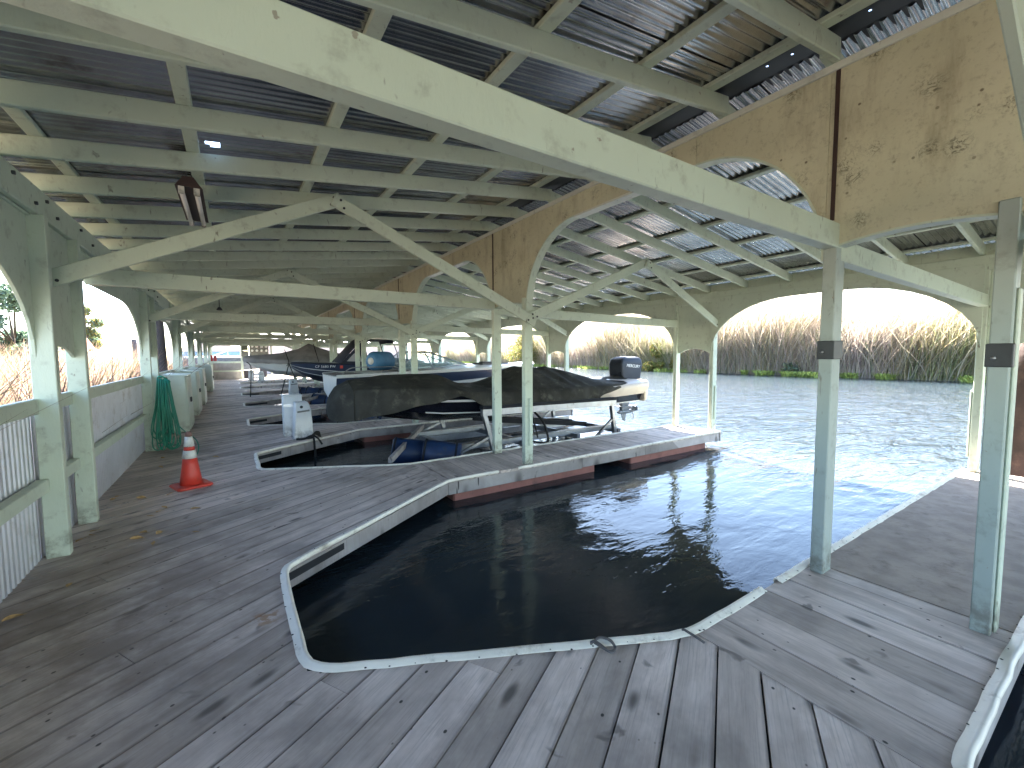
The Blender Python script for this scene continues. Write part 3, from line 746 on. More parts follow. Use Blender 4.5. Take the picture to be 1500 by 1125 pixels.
# dry leaves
LV = [(-1.18, 5.11), (-1.13, 5.19), (-1.13, 5.31), (-1.03, 4.12), (-.78, 4.87), (-.75, 5.0), (-.63, 4.91), (-.64, 4.66), (-.71, 5.61), (-.68, 5.73), (-.35, 4.75), (-.4, 5.49), (-.68, 6.27), (-.94, 6.27), (-1.18, 6.49), (-1.2, 3.78), (-1.2, 6.39), (-.76, 5.49), (-.2, 7.6), (-1.0, 8.6), (-.95, 7.9), (-.3, 8.2)]
rr = random.Random(9); lf = None
for x, y in LV:
    if lf is None:
        b = MB(); n = 7; rings = []
        for i in range(n):
            u = i/(n-1); w = .026*math.sin(math.pi*min(1, u*1.02))**.8+.001
            rings.append([((u-.5)*.11, -w, .012+.012*math.sin(u*3)), ((u-.5)*.11, 0, .004+.006*u), ((u-.5)*.11, w, .016-.01*u)])
        b.loft(rings); b.tube([(-.055, 0, .008), (-.085, .004, .005)], .0016, 5)
        lf = b.build('fallen_leaf', 'leaf_dry'); o = lf
        tag(o, 'small curled tan leaf lying on the grey boards of the walkway', 'leaf', 'dry leaves on the walkway')
    else: o = lf.copy(); COL.objects.link(o)
    o.location = (x, y, .003); o.rotation_euler = (rr.uniform(-.3, .3), rr.uniform(-.2, .2), rr.uniform(0, 6.28)); s = rr.uniform(.5, .85); o.scale = (s, s, s)
# meter bank at the far end
t = thing('meter_bank', 'grey electric meter bank of eight round meters at the far end of the dock', 'electric meters', (1.0, 35.6, 0))
b = MB(); b.box(-.02, 1.18, 0, .12, 1.66, 2.62); b.build('panel', 'meter_grey', t, bevel=.01)
b = MB(); b.prism([(-.08, 2.62), (1.24, 2.62), (1.1, 2.74), (.06, 2.74)], 1, -.1, .2); b.build('hood', 'tarp_moss', t)
for i in range(4):
    for j in range(2):
        b = MB(); b.tube([(.16+.29*i, 0, 2.33-.29*j), (.16+.29*i, -.06, 2.33-.29*j)], .085, 14); o = b.build('meter', 'meter_white', t)
b = MB(); b.box(-.5, -.06, .0, .14, 1.6, 2.02); b.build('breaker_box', 'meter_grey', t, bevel=.01)
b = MB(); b.box(-.46, -.08, .0, .12, 2.06, 2.5); b.build('breaker_box', 'tarp_moss', t, bevel=.01)
for x in (-.45, 1.35):
    b = MB(); b.box(x-.05, x+.05, .12, .22, 0, 2.75); b.build('post', 'mint_paint', t)
t = thing('red_container', 'pair of red gas cans hanging on the last post by the end railing', 'gas cans', (-1.05, 32.8, 1.34))
for x in (-.1, .1):
    b = MB(); b.prism([(x-.08, 0), (x+.08, 0), (x+.08, .3), (x+.03, .38), (x-.03, .38), (x-.08, .3)], 1, -.06, .06); b.build('can', 'red_plastic', t, bevel=.01)
b = MB(); b.box(-.2, .2, -.08, .08, -.03, -.002); b.build('shelf', 'mint_paint', t)
b = MB(); b.prism([(-.2, -.03), (-.12, -.03), (-.2, -.2)], 1, -.02, .02); b.build('bracket', 'mint_paint', t)
# piles
def pile(name, loc, r, h, label, mat, lean=(0, 0), group=None):
    b = MB(); rr = random.Random(int(loc[0]*10+loc[1])); b.tube([(lean[0]*i/8, lean[1]*i/8, -2.2+(h+2.2)*i/8) for i in range(9)], [r*rr.uniform(.97, 1.03) for i in range(9)], 16)
    o = b.build(name, mat); o.location = loc; return tag(o, label, 'pile', group)
pile('steel_pile', (9.02, .90, 0), .36, 1.9, 'thick rusty brown steel pile standing in the water just beyond the near finger pier', 'rust_pile')
pile('mooring_pile', (-1.75, 16.4, 0), .16, 2.9, 'dark timber pile leaning against the outside of the railing', 'wood_pile', (-.05, -.5))
pile('mooring_pile', (-9, 62, 0), .25, 3.6, 'weathered timber pile standing among the reeds left of the walkway', 'wood_pile')

# ------------------------------------------------------------------ boats
def lerp_tab(tab, n):
    tab = np.array(tab, float); xs = np.linspace(tab[0, 0], tab[-1, 0], n)
    return [tuple([x]+[float(np.interp(x, tab[:, 0], tab[:, j])) for j in range(1, tab.shape[1])]) for x in xs]
def smooth_tab(tab, n):
    P_ = bez([Vector(t[:3]+(0,)*(3-len(t[:3]))) for t in tab], 3) if False else None
    return lerp_tab(tab, n)
def hull(tab, yc, n=40):
    "tab rows: x, half beam at sheer, z sheer, half beam at chine, z chine, z keel -> (topsides, bottom)"
    rows = lerp_tab(tab, n); top = MB(); bot = MB(); rings_t = []; rings_b = []
    for x, w, zs, wc, zc, zk in rows:
        rings_t.append([(x, yc-w, zs), (x, yc-(w*.55+wc*.45), zs*.5+zc*.5), (x, yc-wc, zc)])
        rings_b.append([(x, yc-wc, zc), (x, yc-wc*.5, (zc+zk)/2-.01), (x, yc, zk), (x, yc+wc*.5, (zc+zk)/2-.01), (x, yc+wc, zc), (x, yc+(w*.55+wc*.45), zs*.5+zc*.5), (x, yc+w, zs)])
    top.loft(rings_t); bot.loft(rings_b)
    last = rows[-1]; x, w, zs, wc, zc, zk = last
    tr = [(x, yc-w, zs), (x, yc-wc, zc), (x, yc, zk), (x, yc+wc, zc), (x, yc+w, zs)]
    bot.add(tr, [(0, 1, 2, 3, 4)])
    x, w, zs, wc, zc, zk = rows[0]
    if w > .1: bot.add([(x, yc-w, zs), (x, yc-wc, zc), (x, yc, zk), (x, yc+wc, zc), (x, yc+w, zs)], [(4, 3, 2, 1, 0)])
    return top, bot, rows
def stripe(rows, yc, f0, f1, off, sides=(-1,), z=None):
    "band on the topsides between fractions f0..f1 of the way from the sheer to the chine"
    b = MB()
    for s in sides:
        rings = []
        for x, w, zs, wc, zc, zk in rows:
            q = []
            for f in (f0, f1):
                y = w+(wc-w)*f; zz = zs+(zc-zs)*f
                if f < .5: y = w+(w*.55+wc*.45-w)*(f/.5)
                else: y = (w*.55+wc*.45)+(wc-(w*.55+wc*.45))*((f-.5)/.5)
                q.append((x, yc+s*(y+off), zz))
            rings.append(q+[(q[1][0], yc+s*(abs(q[1][1]-yc)-off*1.6), q[1][2]), (q[0][0], yc+s*(abs(q[0][1]-yc)-off*1.6), q[0][2])])
        b.loft(rings, True, True, False)
    return b
def rail_tube(rows, yc, r, dz=0, sides=(-1, 1)):
    b = MB()
    for s in sides: b.tube([(x, yc+s*w, zs+dz) for x, w, zs, *_ in rows], r, 8)
    return b
def wob(x, y):
    return math.sin(x*5.1+y*2.3)*.5+math.sin(x*11.7-y*7.1+1.3)*.3+math.sin(x*23.0+y*13.0)*.2
def lettering(name, body, size, mat, parent, loc, rot, extrude=.002, spacing=1.05, shear=0, align='LEFT'):
    fc = bpy.data.curves.new(name, 'FONT'); fc.body = body; fc.size = size; fc.extrude = extrude; fc.align_x = align; fc.space_character = spacing; fc.shear = shear
    to = bpy.data.objects.new(name, fc); COL.objects.link(to); bpy.context.view_layer.update()
    me = bpy.data.meshes.new_from_object(to.evaluated_get(bpy.context.evaluated_depsgraph_get())); bpy.data.objects.remove(to)
    me.materials.clear(); me.materials.append(MAT[mat]); o = bpy.data.objects.new(name, me); COL.objects.link(o); o.parent = parent
    o.location = loc; o.rotation_euler = rot; return o
# --- boat 1: covered bass boat on the lift
YB = 7.55
bt = thing('bass_boat', 'low dark bass boat under a black canvas cover with a black outboard motor', 'boat', (0, 0, 0))
H1 = [(1.5, .05, .80, .03, .68, .66), (1.75, .38, .86, .2, .72, .60), (2.1, .62, .90, .42, .70, .54), (2.5, .78, .92, .58, .64, .46), (3.05, .90, .92, .70, .58, .37), (4.0, .97, .88, .78, .54, .34), (5.5, .98, .84, .80, .50, .33), (7.0, .98, .86, .80, .48, .35), (8.15, .95, .90, .78, .50, .40)]
tp, bm, rows = hull(H1, YB, 44); tp.build('topsides', 'hull_black', bt); bm.build('bottom', 'hull_black', bt)
stripe(rows[3:], YB, .24, .36, .008).build('stripe', 'gelcoat_white', bt)
stripe(rows[8:], YB, .93, 1.0, .01).build('stripe', 'gelcoat_white', bt)
b = MB(); rg = [r for r in rows if r[0] > 6.5]
b.loft([[(x, YB-.90, zs+.07), (x, YB-w-.03, zs+.05), (x, YB-w-.035, zs-.05), (x, YB-w*.97, zs-.2)] for x, w, zs, *_ in rg]); b.build('gunwale', 'gelcoat_beige', bt)
b = MB(); b.prism([(8.15, .55), (8.2, .98), (8.12, 1.0), (8.05, .95), (8.05, .5)], 1, YB-.95, YB+.95); b.build('transom', 'gelcoat_beige', bt, bevel=.02)
b = MB(); b.loft([[(x, YB-.955, .925), (x, YB-.75, 1.0+.02*(x-7.7)), (x, YB+.75, 1.0), (x, YB+.955, .925)] for x in (7.55, 7.8, 8.05, 8.2)]); b.build('rear_deck', 'gelcoat_beige', bt)
# cover: x, crown z, hem z, half width, shoulder z
CT = [(1.27, .86, .58, .06, .74), (1.32, .98, .55, .20, .86), (1.42, 1.11, .55, .36, .98), (1.62, 1.20, .56, .52, 1.05), (2.2, 1.265, .70, .80, 1.06), (2.7, 1.27, .80, .94, 1.05), (3.0, 1.265, .86, .99, 1.03), (3.25, 1.24, .90, 1.00, 1.0), (3.45, 1.14, .84, 1.01, .97), (3.7, 1.06, .70, 1.02, .95), (4.0, 1.04, .65, 1.02, .94), (4.35, 1.10, .64, 1.02, .93), (4.65, 1.22, .63, 1.02, .93), (4.85, 1.34, .63, 1.02, .93), (5.0, 1.375, .63, 1.02, .93), (5.25, 1.34, .62, 1.02, .92), (5.6, 1.33, .62, 1.02, .92), (5.8, 1.355, .62, 1.02, .92), (6.1, 1.30, .64, 1.02, .92), (6.5, 1.21, .70, 1.02, .93), (6.8, 1.13, .78, 1.01, .94), (7.1, 1.05, .86, .99, .95), (7.4, 1.0, .91, .93, .96), (7.75, 1.0, .94, .72, .97), (8.08, 1.08, .96, .42, 1.0)]
rows = lerp_tab(CT, 150); b = MB(); rings = []
for x, zc, zh, w, zs in rows:
    ring = []
    fold = .5+.9*max(0, 1-abs(x-5.9)/.9)+.5*max(0, 1-abs(x-3.5)/.6)
    for s in (-1, 1):
        side = []
        for u in np.linspace(0, 1, 7):                       # hem up to the shoulder
            z = zh+(zs-zh)*u; y = w*(1.03-.05*u**3)+.022*fold*math.sin(x*17+s)*(1-u)**.6+.020*fold*wob(x*1.3, u*.6)+.022*(fold-.35)*abs(math.sin(x*8.3+1.5*math.sin(u*2.5+s)))*(1-.5*u)
            side.append((x, YB+s*y, z+(.012*math.sin(x*9+s*2)*(1-u))))
        for u in np.linspace(0.06, 1, 12)[:-1 if s > 0 else None]:            # shoulder to the crown
            e = 1-u; z = zs+(zc-zs)*(1-e**1.55); y = w*.98*e+.0
            z += .026*fold*wob(x*.9+2, u*1.4+s)*math.sin(math.pi*min(1, u*1.0))
            z -= .030*(fold-.3)*abs(math.sin(x*8.3+1.5*math.sin(2.5+s)+2.2*(u-.06)))*math.sin(math.pi*u)**.7
            side.append((x, YB+s*y, z))
        ring += side if s < 0 else side[::-1]
    rings.append(ring)
b.loft(rings)
x, zc, zh, w, zs = rows[0]
o = len(b.v)-0; b.add([(x-.015, YB, (zc+zh)/2)]+rings[0], [(0, i+1, i+2) for i in range(len(rings[0])-1)], True)
b.build('cover', 'canvas_dark', bt)
b = MB()
for x in (1.46, 3.35): pass
rr1 = min(rings, key=lambda r: abs(r[0][0]-1.6)); b.tube([(p[0], YB+(p[1]-YB)*1.012, p[2]+.006) for p in rr1[:19]], .007, 5); b.build('seam', 'canvas_dark', bt)
# outboard motor
mt = MB(); yc = YB
def rr_ring(x0, x1, hw, z, r=.06, n=4):
    pts = []
    for cx, cy_, a0 in ((x1-r, hw-r, 0), (x0+r, hw-r, 90), (x0+r, -hw+r, 180), (x1-r, -hw+r, 270)):
        for i in range(n+1):
            a = R(a0+90*i/n); pts.append((cx+r*math.cos(a), yc+cy_+r*math.sin(a), z))
    return pts
mt.loft([rr_ring(8.22, 8.66, .16, .74), rr_ring(8.14, 8.74, .21, .80), rr_ring(8.07, 8.80, .23, 1.1), rr_ring(8.05, 8.84, .23, 1.36), rr_ring(8.09, 8.83, .215, 1.47), rr_ring(8.18, 8.78, .17, 1.53), rr_ring(8.32, 8.68, .10, 1.555, .04)], True, True)
cowl = mt.build('motor_cowl', 'cowl_black', bt)
lettering('lettering', 'MERCURY', .105, 'lettering_white', cowl, (8.47, yc-.2335, 1.28), (R(90), R(5), 0), shear=.2, align='CENTER')
b = MB(); b.loft([rr_ring(8.22, 8.62, .12, .85, .05), rr_ring(8.26, 8.56, .09, .5, .04), rr_ring(8.28, 8.54, .05, .2, .03), rr_ring(8.26, 8.62, .05, .12, .03)], True, True); b.build('motor_leg', 'motor_grey', bt)
b = MB(); b.box(8.2, 8.66, yc-.13, yc+.13, .27, .285); b.lathe([(.01, -.3), (.05, -.22), (.06, 0), (.05, .2), (.03, .3)], (0, 0, 0), 14)
nv = len(b.v)-14*5
b.v[nv:] = [(8.45+z, yc+x, .13+y) for x, y, z in b.v[nv:]]
b.prism([(8.3, .1), (8.48, .1), (8.44, -.12), (8.36, -.08)], 1, yc-.012, yc+.012); b.build('gearcase', 'motor_grey', bt)
b = MB()
for i in range(3):
    a = R(120*i+20); d = Vector((0, math.cos(a), math.sin(a))); e = Vector((0, -math.sin(a), math.cos(a))); c = Vector((8.72, yc, .13))
    pts = [c+d*.04-e*.03+Vector((-.05, 0, 0)), c+d*.12-e*.075+Vector((-.06, 0, 0)), c+d*.2-e*.03+Vector((-.02, 0, 0)), c+d*.2+e*.03+Vector((.02, 0, 0)), c+d*.12+e*.07+Vector((.05, 0, 0)), c+d*.04+e*.03+Vector((.04, 0, 0))]
    b.add(pts, [tuple(range(6))])
b.build('propeller', 'motor_grey', bt, solid=.014)
b = MB()
for j in range(3): b.tube(bez([(8.12, YB-.5-.04*j, .98), (8.3, YB-.52, .95-.03*j), (8.36+.02*j, YB-.5, .75), (8.28, YB-.45, .62-.04*j), (8.2, YB-.35, .7)], 6), .014, 6)
b.tube(bez([(8.06, YB-.3, 1.02), (8.0, YB-.25, 1.12), (8.1, YB-.15, 1.16), (8.2, YB-.05, 1.08)], 6), .02, 6); b.build('cables', 'rope_dark', bt)

# --- boat lift
def boat_lift(label):
    t = thing('boat_lift', label, 'boat lift', (0, 0, 0), 0, 'boat lifts under the moored boats')
    for y in (6.5, 8.6):
        b = MB(); b.beam((3.62, y, .60), (6.95, y, .56), .09, .12); o = b.build('bunk', 'aluminium', t)
        b = MB(); b.beam((3.6, y, .685), (6.97, y, .645), .12, .06); b.build('bunk_pad', 'bunk_carpet', o, bevel=.01)
        for (p, q) in (((3.66, y, .58), (3.86, y, -.12)), ((6.85, y, .52), (6.95, y, -.15))):
            b = MB(); b.beam(p, q, .08, .08, (0, 1, 0)); b.build('leg', 'aluminium', t, bevel=.004)
        for (p, q) in (((3.80, y, .16), (2.85, y, -.2)), ((6.9, y, .22), (6.3, y, -.2))):
            b = MB(); b.beam(p, q, .045, .045, (0, 1, 0)); b.build('strut', 'aluminium', t)
        b = MB(); b.beam((2.7, y, -.2), (7.3, y, -.2), .10, .14); b.build('frame_rail', 'aluminium', t, bevel=.004)
        b = MB(); b.beam((3.0, y+(.25 if y < 7 else -.25), -.02), (7.2, y+(.25 if y < 7 else -.25), -.02), .12, .10); b.build('frame_rail', 'aluminium', t, bevel=.004)
    for x in (3.2, 4.6, 5.9, 7.1):
        b = MB(); b.beam((x, 6.5, -.08), (x, 8.6, -.08), .09, .10); b.build('cross_beam', 'aluminium', t, bevel=.004)
    for p, q in (((4.4, 7.3, .3), (7.0, 7.5, -.05)), ((4.2, 7.9, .28), (7.0, 8.0, -.05))):
        b = MB(); b.beam(p, q, .1, .1); b.build('arm', 'bunk_carpet', t)
    b = MB(); b.tube(bez([(4.9, 6.7, .5), (4.95, 6.45, .3), (4.98, 6.35, .0), (4.86, 6.33, -.06), (4.6, 6.4, 0)], 6), .022, 6); b.tube(bez([(4.75, 6.6, .55), (4.7, 6.4, .3), (4.74, 6.36, .05)], 6), .016, 6); b.build('hydraulic_hose', 'rope_dark', t)
    for j, (x, y, rz) in enumerate(((2.60, 7.28, -.42), (2.98, 6.80, -.5))):
        b = MB(); b.tube([(-.33, 0, 0), (-.325, 0, 0), (-.31, 0, 0), (.31, 0, 0), (.325, 0, 0), (.33, 0, 0)], [.21, .235, .25, .25, .235, .21], 22); o = b.build('drum', 'drum_blue', t); o.location = (x, y, -.14); o.rotation_euler = (0, R(8), rz)
        for xx in (-.29, .24):
            b = MB(); b.tube([(xx-.018, 0, 0), (xx+.018, 0, 0)], .262, 22, False); b.build('strap', 'bunk_carpet', o)
    b = MB(); b.beam((1.95, 6.4, .0), (3.3, 8.5, .12), .06, .09); b.build('cross_beam', 'fascia_wood', t)
    return t
lift0 = boat_lift('aluminium boat lift with blue drum floats under the covered bass boat')
for k, lab in ((1, 'aluminium boat lift under the white cuddy boat'), (2, 'aluminium boat lift under the dark blue boat'), (3, 'aluminium boat lift under the grey covered boat')):
    c = copy_tree(lift0); c.location = (0, P*k, .12); c['label'] = lab

# --- boat 2: white runabout, stern to the walkway
Y2 = 12.3
bt = thing('runabout', 'white runabout with a navy stripe, raked glass windshield and its stern towards the walkway', 'boat', (0, 0, 0))
H2 = [(2.15, 1.0, 1.10, .85, .62, .42), (3.5, 1.08, 1.14, .92, .62, .40), (5.5, 1.1, 1.20, .9, .66, .42), (7.0, .98, 1.24, .72, .76, .50), (8.2, .62, 1.28, .4, .92, .70), (8.75, .25, 1.30, .12, 1.06, .95), (8.95, .04, 1.30, .02, 1.2, 1.16)]
tp, bm, rows = hull(H2, Y2, 40); tp.build('topsides', 'gelcoat_white', bt); bm.build('bottom', 'gelcoat_white', bt)
stripe(rows, Y2, .12, .62, .006).build('stripe', 'hull_navy', bt)
rail_tube(rows, Y2, .028, .0).build('rub_rail', 'gelcoat_white', bt)
b = MB(); b.loft([[(x, Y2-w, zs), (x, Y2-w*.5, zs+.06), (x, Y2, zs+.08), (x, Y2+w*.5, zs+.06), (x, Y2+w, zs)] for x, w, zs, *_ in rows if x > 4.4]); b.build('foredeck', 'gelcoat_white', bt)
b = MB(); b.loft([[(x, Y2-w, zs+.005), (x, Y2-w+.2, zs+.02)] for x, w, zs, *_ in rows if x < 4.7]); b.loft([[(x, Y2+w-.2, zs+.02), (x, Y2+w, zs+.005)] for x, w, zs, *_ in rows if x < 4.7]); b.box(2.15, 2.5, Y2-.98, Y2+.98, 1.08, 1.115); b.build('side_deck', 'deck_grey', bt)
b = MB(); b.box(2.5, 4.4, Y2-.86, Y2+.86, .62, .66); b.box(2.5, 3.0, Y2-.86, Y2+.86, .66, 1.12); b.box(3.5, 4.1, Y2-.8, Y2-.25, .66, 1.2); b.build('seats', 'deck_grey', bt, bevel=.03)
ws = [[(3.75, Y2-.95, 1.20), (4.35, Y2-.82, 1.72)], [(4.75, Y2-.98, 1.24), (4.55, Y2-.80, 1.73)], [(6.0, Y2-.62, 1.32), (4.85, Y2-.5, 1.71)], [(6.15, Y2, 1.34), (5.0, Y2, 1.70)], [(6.0, Y2+.62, 1.32), (4.85, Y2+.5, 1.71)], [(4.75, Y2+.98, 1.24), (4.55, Y2+.80, 1.73)], [(3.75, Y2+.95, 1.20), (4.35, Y2+.82, 1.72)]]
b = MB(); b.loft(ws, sm=False); wso = b.build('windshield', 'windshield_glass', bt)
b = MB(); b.tube([w[1] for w in ws], .022, 6); b.tube([w[0] for w in ws], .018, 6)
for w in ws: b.tube(w, .016, 6)
b.build('windshield_frame', 'aluminium', wso)
b = MB(); b.box(6.7, 7.7, Y2-.35, Y2+.35, 1.30, 1.36); b.box(6.85, 7.2, Y2-.2, Y2+.2, 1.36, 1.40); b.build('hatch', 'deck_grey', bt, bevel=.02)
b = MB()
for s in (-1,): b.tube(bez([(2.3, Y2+s*.95, 1.14), (2.55, Y2+s*.93, 1.30), (3.2, Y2+s*.93, 1.31), (3.7, Y2+s*.93, 1.3), (3.9, Y2+s*.93, 1.17)], 5), .014, 6)
b.build('grab_rail', 'aluminium', bt)
t = thing('towable_tube', 'light blue inflatable towable tube lying in the stern of the white runabout', 'inflatable tube', (3.55, Y2+.0, 1.46))
b = MB(); n = 20
b.tube([(-.42, 0, 0), (-.40, 0, 0), (-.3, 0, 0), (.3, 0, 0), (.40, 0, 0), (.42, 0, 0)], [.14, .2, .27, .27, .2, .14], 20); o = b.build('body', 'tube_blue', t); o.rotation_euler = (0, 0, R(35))
b = MB(); b.tube([(-.425, 0, 0), (-.43, 0, 0)], .10, 16); o2 = b.build('valve', 'gelcoat_white', t); o2.rotation_euler = (0, 0, R(35))

# --- boat 3: dark blue boat with bimini
Y3 = 16.95
bt = thing('bowrider', 'dark navy blue boat with white registration lettering and a raised navy canvas top', 'boat', (0, 0, 0))
H3 = [(1.72, .05, 1.36, .03, 1.24, 1.20), (2.0, .35, 1.36, .2, 1.06, .98), (2.5, .68, 1.35, .48, .92, .72), (3.1, .92, 1.33, .72, .82, .58), (4.2, 1.08, 1.28, .92, .74, .48), (6.0, 1.12, 1.22, .98, .70, .44), (7.9, 1.05, 1.2, .92, .70, .46)]
tp, bm, rows = hull(H3, Y3, 36); tp.build('topsides', 'hull_navy', bt); bm.build('bottom', 'hull_navy_low', bt)
stripe(rows, Y3, .5, .56, .008).build('stripe', 'gelcoat_white', bt); stripe(rows, Y3, .96, 1.0, .01).build('stripe', 'gelcoat_white', bt)
stripe(rows, Y3, .56, .96, .004).build('lower_band', 'hull_navy_low', bt)
rail_tube(rows, Y3, .022).build('rub_rail', 'canvas_navy', bt)
b = MB(); b.loft([[(x, Y3-w, zs), (x, Y3-w*.5, zs+.04), (x, Y3, zs+.05), (x, Y3+w*.5, zs+.04), (x, Y3+w, zs)] for x, w, zs, *_ in rows if x < 3.6]); b.build('foredeck', 'hull_navy', bt)
b = MB(); b.loft([[(3.2, Y3-.85, 1.34), (3.15, Y3, 1.4), (3.2, Y3+.85, 1.34)], [(3.75, Y3-.84, 1.95), (3.7, Y3, 2.0), (3.75, Y3+.84, 1.95)], [(4.0, Y3-.84, 2.20), (3.95, Y3, 2.25), (4.0, Y3+.84, 2.20)], [(5.1, Y3-.86, 2.20), (5.1, Y3, 2.25), (5.1, Y3+.86, 2.20)], [(5.13, Y3-.87, 2.08), (5.16, Y3, 2.1), (5.13, Y3+.87, 2.08)]]); b.build('canvas_top', 'canvas_navy', bt, solid=.02)
b = MB(); b.add([(3.2, Y3-.87, 1.33), (4.2, Y3-.9, 1.30), (4.05, Y3-.86, 2.2), (3.8, Y3-.86, 1.98)], [(0, 1, 2, 3)]); b.build('side_curtain', 'canvas_navy', bt, solid=.012)
b = MB(); b.add([(3.42, Y3-.883, 1.42), (3.95, Y3-.893, 1.40), (3.86, Y3-.88, 1.72), (3.68, Y3-.88, 1.70)], [(0, 1, 2, 3)]); b.build('window', 'clear_vinyl', bt, solid=.006)
b = MB(); b.tube([(5.1, Y3-.87, 2.2), (5.25, Y3-.9, 1.75), (5.3, Y3-1.0, 1.25)], .018, 6); b.tube([(5.1, Y3+.87, 2.2), (5.25, Y3+.9, 1.75), (5.3, Y3+1.0, 1.25)], .018, 6); b.build('bimini_frame', 'canvas_navy', bt)
b = MB(); b.box(4.2, 7.8, Y3-.9, Y3+.9, .8, .9); b.box(4.4, 5.0, Y3-.8, Y3+.8, .9, 1.34); b.box(6.8, 7.6, Y3-.9, Y3+.9, .9, 1.3); b.build('seats', 'gelcoat_white', bt, bevel=.03)
lettering('registration', 'CF 5683 FW', .12, 'lettering_white', bt, (2.40, Y3-.655, 1.20), (R(82), 0, -math.atan2(.26, .6)), .003, 1.1)
b = MB(); b.box(-.05, .05, -.004, .004, -.05, .05); o = b.build('sticker', 'red_sticker', bt); o.location = (3.22, Y3-.945, 1.22); o.rotation_euler = (0, 0, -.2)

# --- boat 4: grey covered boat
Y4 = 21.6
bt = thing('covered_cruiser', 'white boat under a peaked grey canvas cover, its bow pointing at the walkway', 'boat', (0, 0, 0))
H4 = [(.55, .05, 1.45, .03, 1.34, 1.3), (.95, .38, 1.43, .2, 1.16, 1.08), (1.5, .72, 1.40, .48, 1.0, .86), (2.3, 1.0, 1.36, .78, .9, .68), (3.5, 1.15, 1.32, .98, .82, .56), (6, 1.2, 1.28, 1.05, .78, .52), (8, 1.12, 1.26, 1.0, .78, .54)]
tp, bm, rows = hull(H4, Y4, 30); tp.build('topsides', 'gelcoat_white', bt); bm.build('bottom', 'gelcoat_white', bt)
CT = [(.36, 1.60, 1.40, .08), (.5, 1.64, 1.34, .25), (1.0, 1.68, 1.32, .48), (1.8, 1.76, 1.28, .9), (2.5, 1.95, 1.24, 1.08), (2.95, 2.2, 1.22, 1.16), (3.4, 2.0, 1.2, 1.2), (4.2, 1.75, 1.18, 1.23), (6, 1.6, 1.16, 1.25), (8.1, 1.4, 1.16, 1.18)]
rows = lerp_tab(CT, 70); b = MB(); rings = []
for x, zc, zh, w in rows:
    ring = []
    for u in np.linspace(-1, 1, 25):
        a = abs(u); s = 1 if u > 0 else -1
        if a > .72: q = (a-.72)/.28; y = w; z = (zh+.16)+(zh-(zh+.16))*q+.012*math.sin(x*14); y += .018*math.sin(x*19)*q
        else: e = a/.72; y = w*e; z = (zh+.16)+(zc-zh-.16)*(1-e**1.3)
        ring.append((x, Y4+s*y, z))
    rings.append(ring)
b.loft(rings); b.add([(.33, Y4, 1.5)]+rings[0], [(0, i+1, i+2) for i in range(24)], True); b.build('cover', 'canvas_grey', bt)
b = MB()
for x, yo in ((1.9, -1.02), (3.05, -1.2)):
    b.tube([(x, Y4+yo*.55, 1.9 if x < 2.5 else 2.15), (x+.1, Y4+yo-.02, 1.38), (x+.02, Y4+yo*.98, 1.2)], .018, 6)
b.build('strap', 'rope_dark', bt)
b = MB(); b.tube([(2.0, Y4-1.03, 1.3), (1.55, Y4-2.3, .05)], .02, 6); b.tube([(2.0, Y4-1.03, 1.3), (2.3, Y4-2.3, .05)], .02, 6)
b.tube(bez([(.45, Y4-.05, 1.4), (.6, Y4-.9, 1.2), (.55, Y4-1.9, .6), (.5, Y4-2.3, .05)], 6), .018, 6); tag(b.build('mooring_rope', 'rope_dark'), 'dark mooring lines running down from the bow of the grey covered boat', 'rope')

# --- boat beyond the end railing
bt = thing('tarped_boat', 'boat wrapped in a slate grey tarp on land beyond the end railing', 'boat', (-.6, 38.6, .1))
b = MB(); b.loft([[(x, -w, .45+abs(x)*.06), (x, -w*.9, 1.42), (x, 0, 1.62-.03*abs(x)), (x, w*.9, 1.42), (x, w, .45+abs(x)*.06)] for x, w in ((-2.4, .3), (-1.6, .8), (0, 1.0), (1.5, 1.0), (2.4, .85))], False, True); b.build('cover', 'tarp_slate', bt)
b = MB(); b.box(-1.5, 1.9, -.5, .5, -.32, .44); b.build('cradle', 'wood_pile', bt)

# ------------------------------------------------------------------ buildings beyond the end
t = thing('pale_shed', 'long pale pinkish shed with vertical siding beyond the far end of the dock', 'shed', (9, 52, -.2))
b = MB(); b.box(-6, 9, 0, 6, 0, 3.3); b.build('wall', 'shed_wall', t)
b = MB()
for i in range(38): b.box(-5.9+i*.4, -5.86+i*.4, -.02, .0, .05, 3.25)
b.build('siding_batten', 'shed_wall', t)
b = MB(); b.prism([(-.4, 3.3), (6.4, 3.3), (3, 4.3)], 0, -6.3, 9.3); b.build('roof', 'railing_metal', t)
b = MB(); b.box(-1.2, .3, -.05, -.021, .9, 2.3); b.build('door', 'roof_tile', t)
t = thing('blue_shed', 'small building with a blue wall and pale roof beyond the end railing', 'shed', (-1.5, 56, -.2))
b = MB(); b.box(-3.0, 2.2, 0, 4, 0, 2.4); b.build('wall', 'shed_blue', t)
b = MB(); b.prism([(-3.3, 2.4), (2.5, 2.4), (2.5, 2.6), (-.4, 3.6), (-3.3, 2.6)], 1, -.3, 4.3); b.build('roof', 'shed_wall', t)
for x in (.2, 1.2):
    b = MB(); b.box(x, x+.4, -.06, -.005, .0, 2.0); b.build('door', 'plate_dark', t)
t = thing('gangway', 'metal gangway with handrails climbing away beyond the end railing', 'gangway', (-1.0, 40.5, -.2))
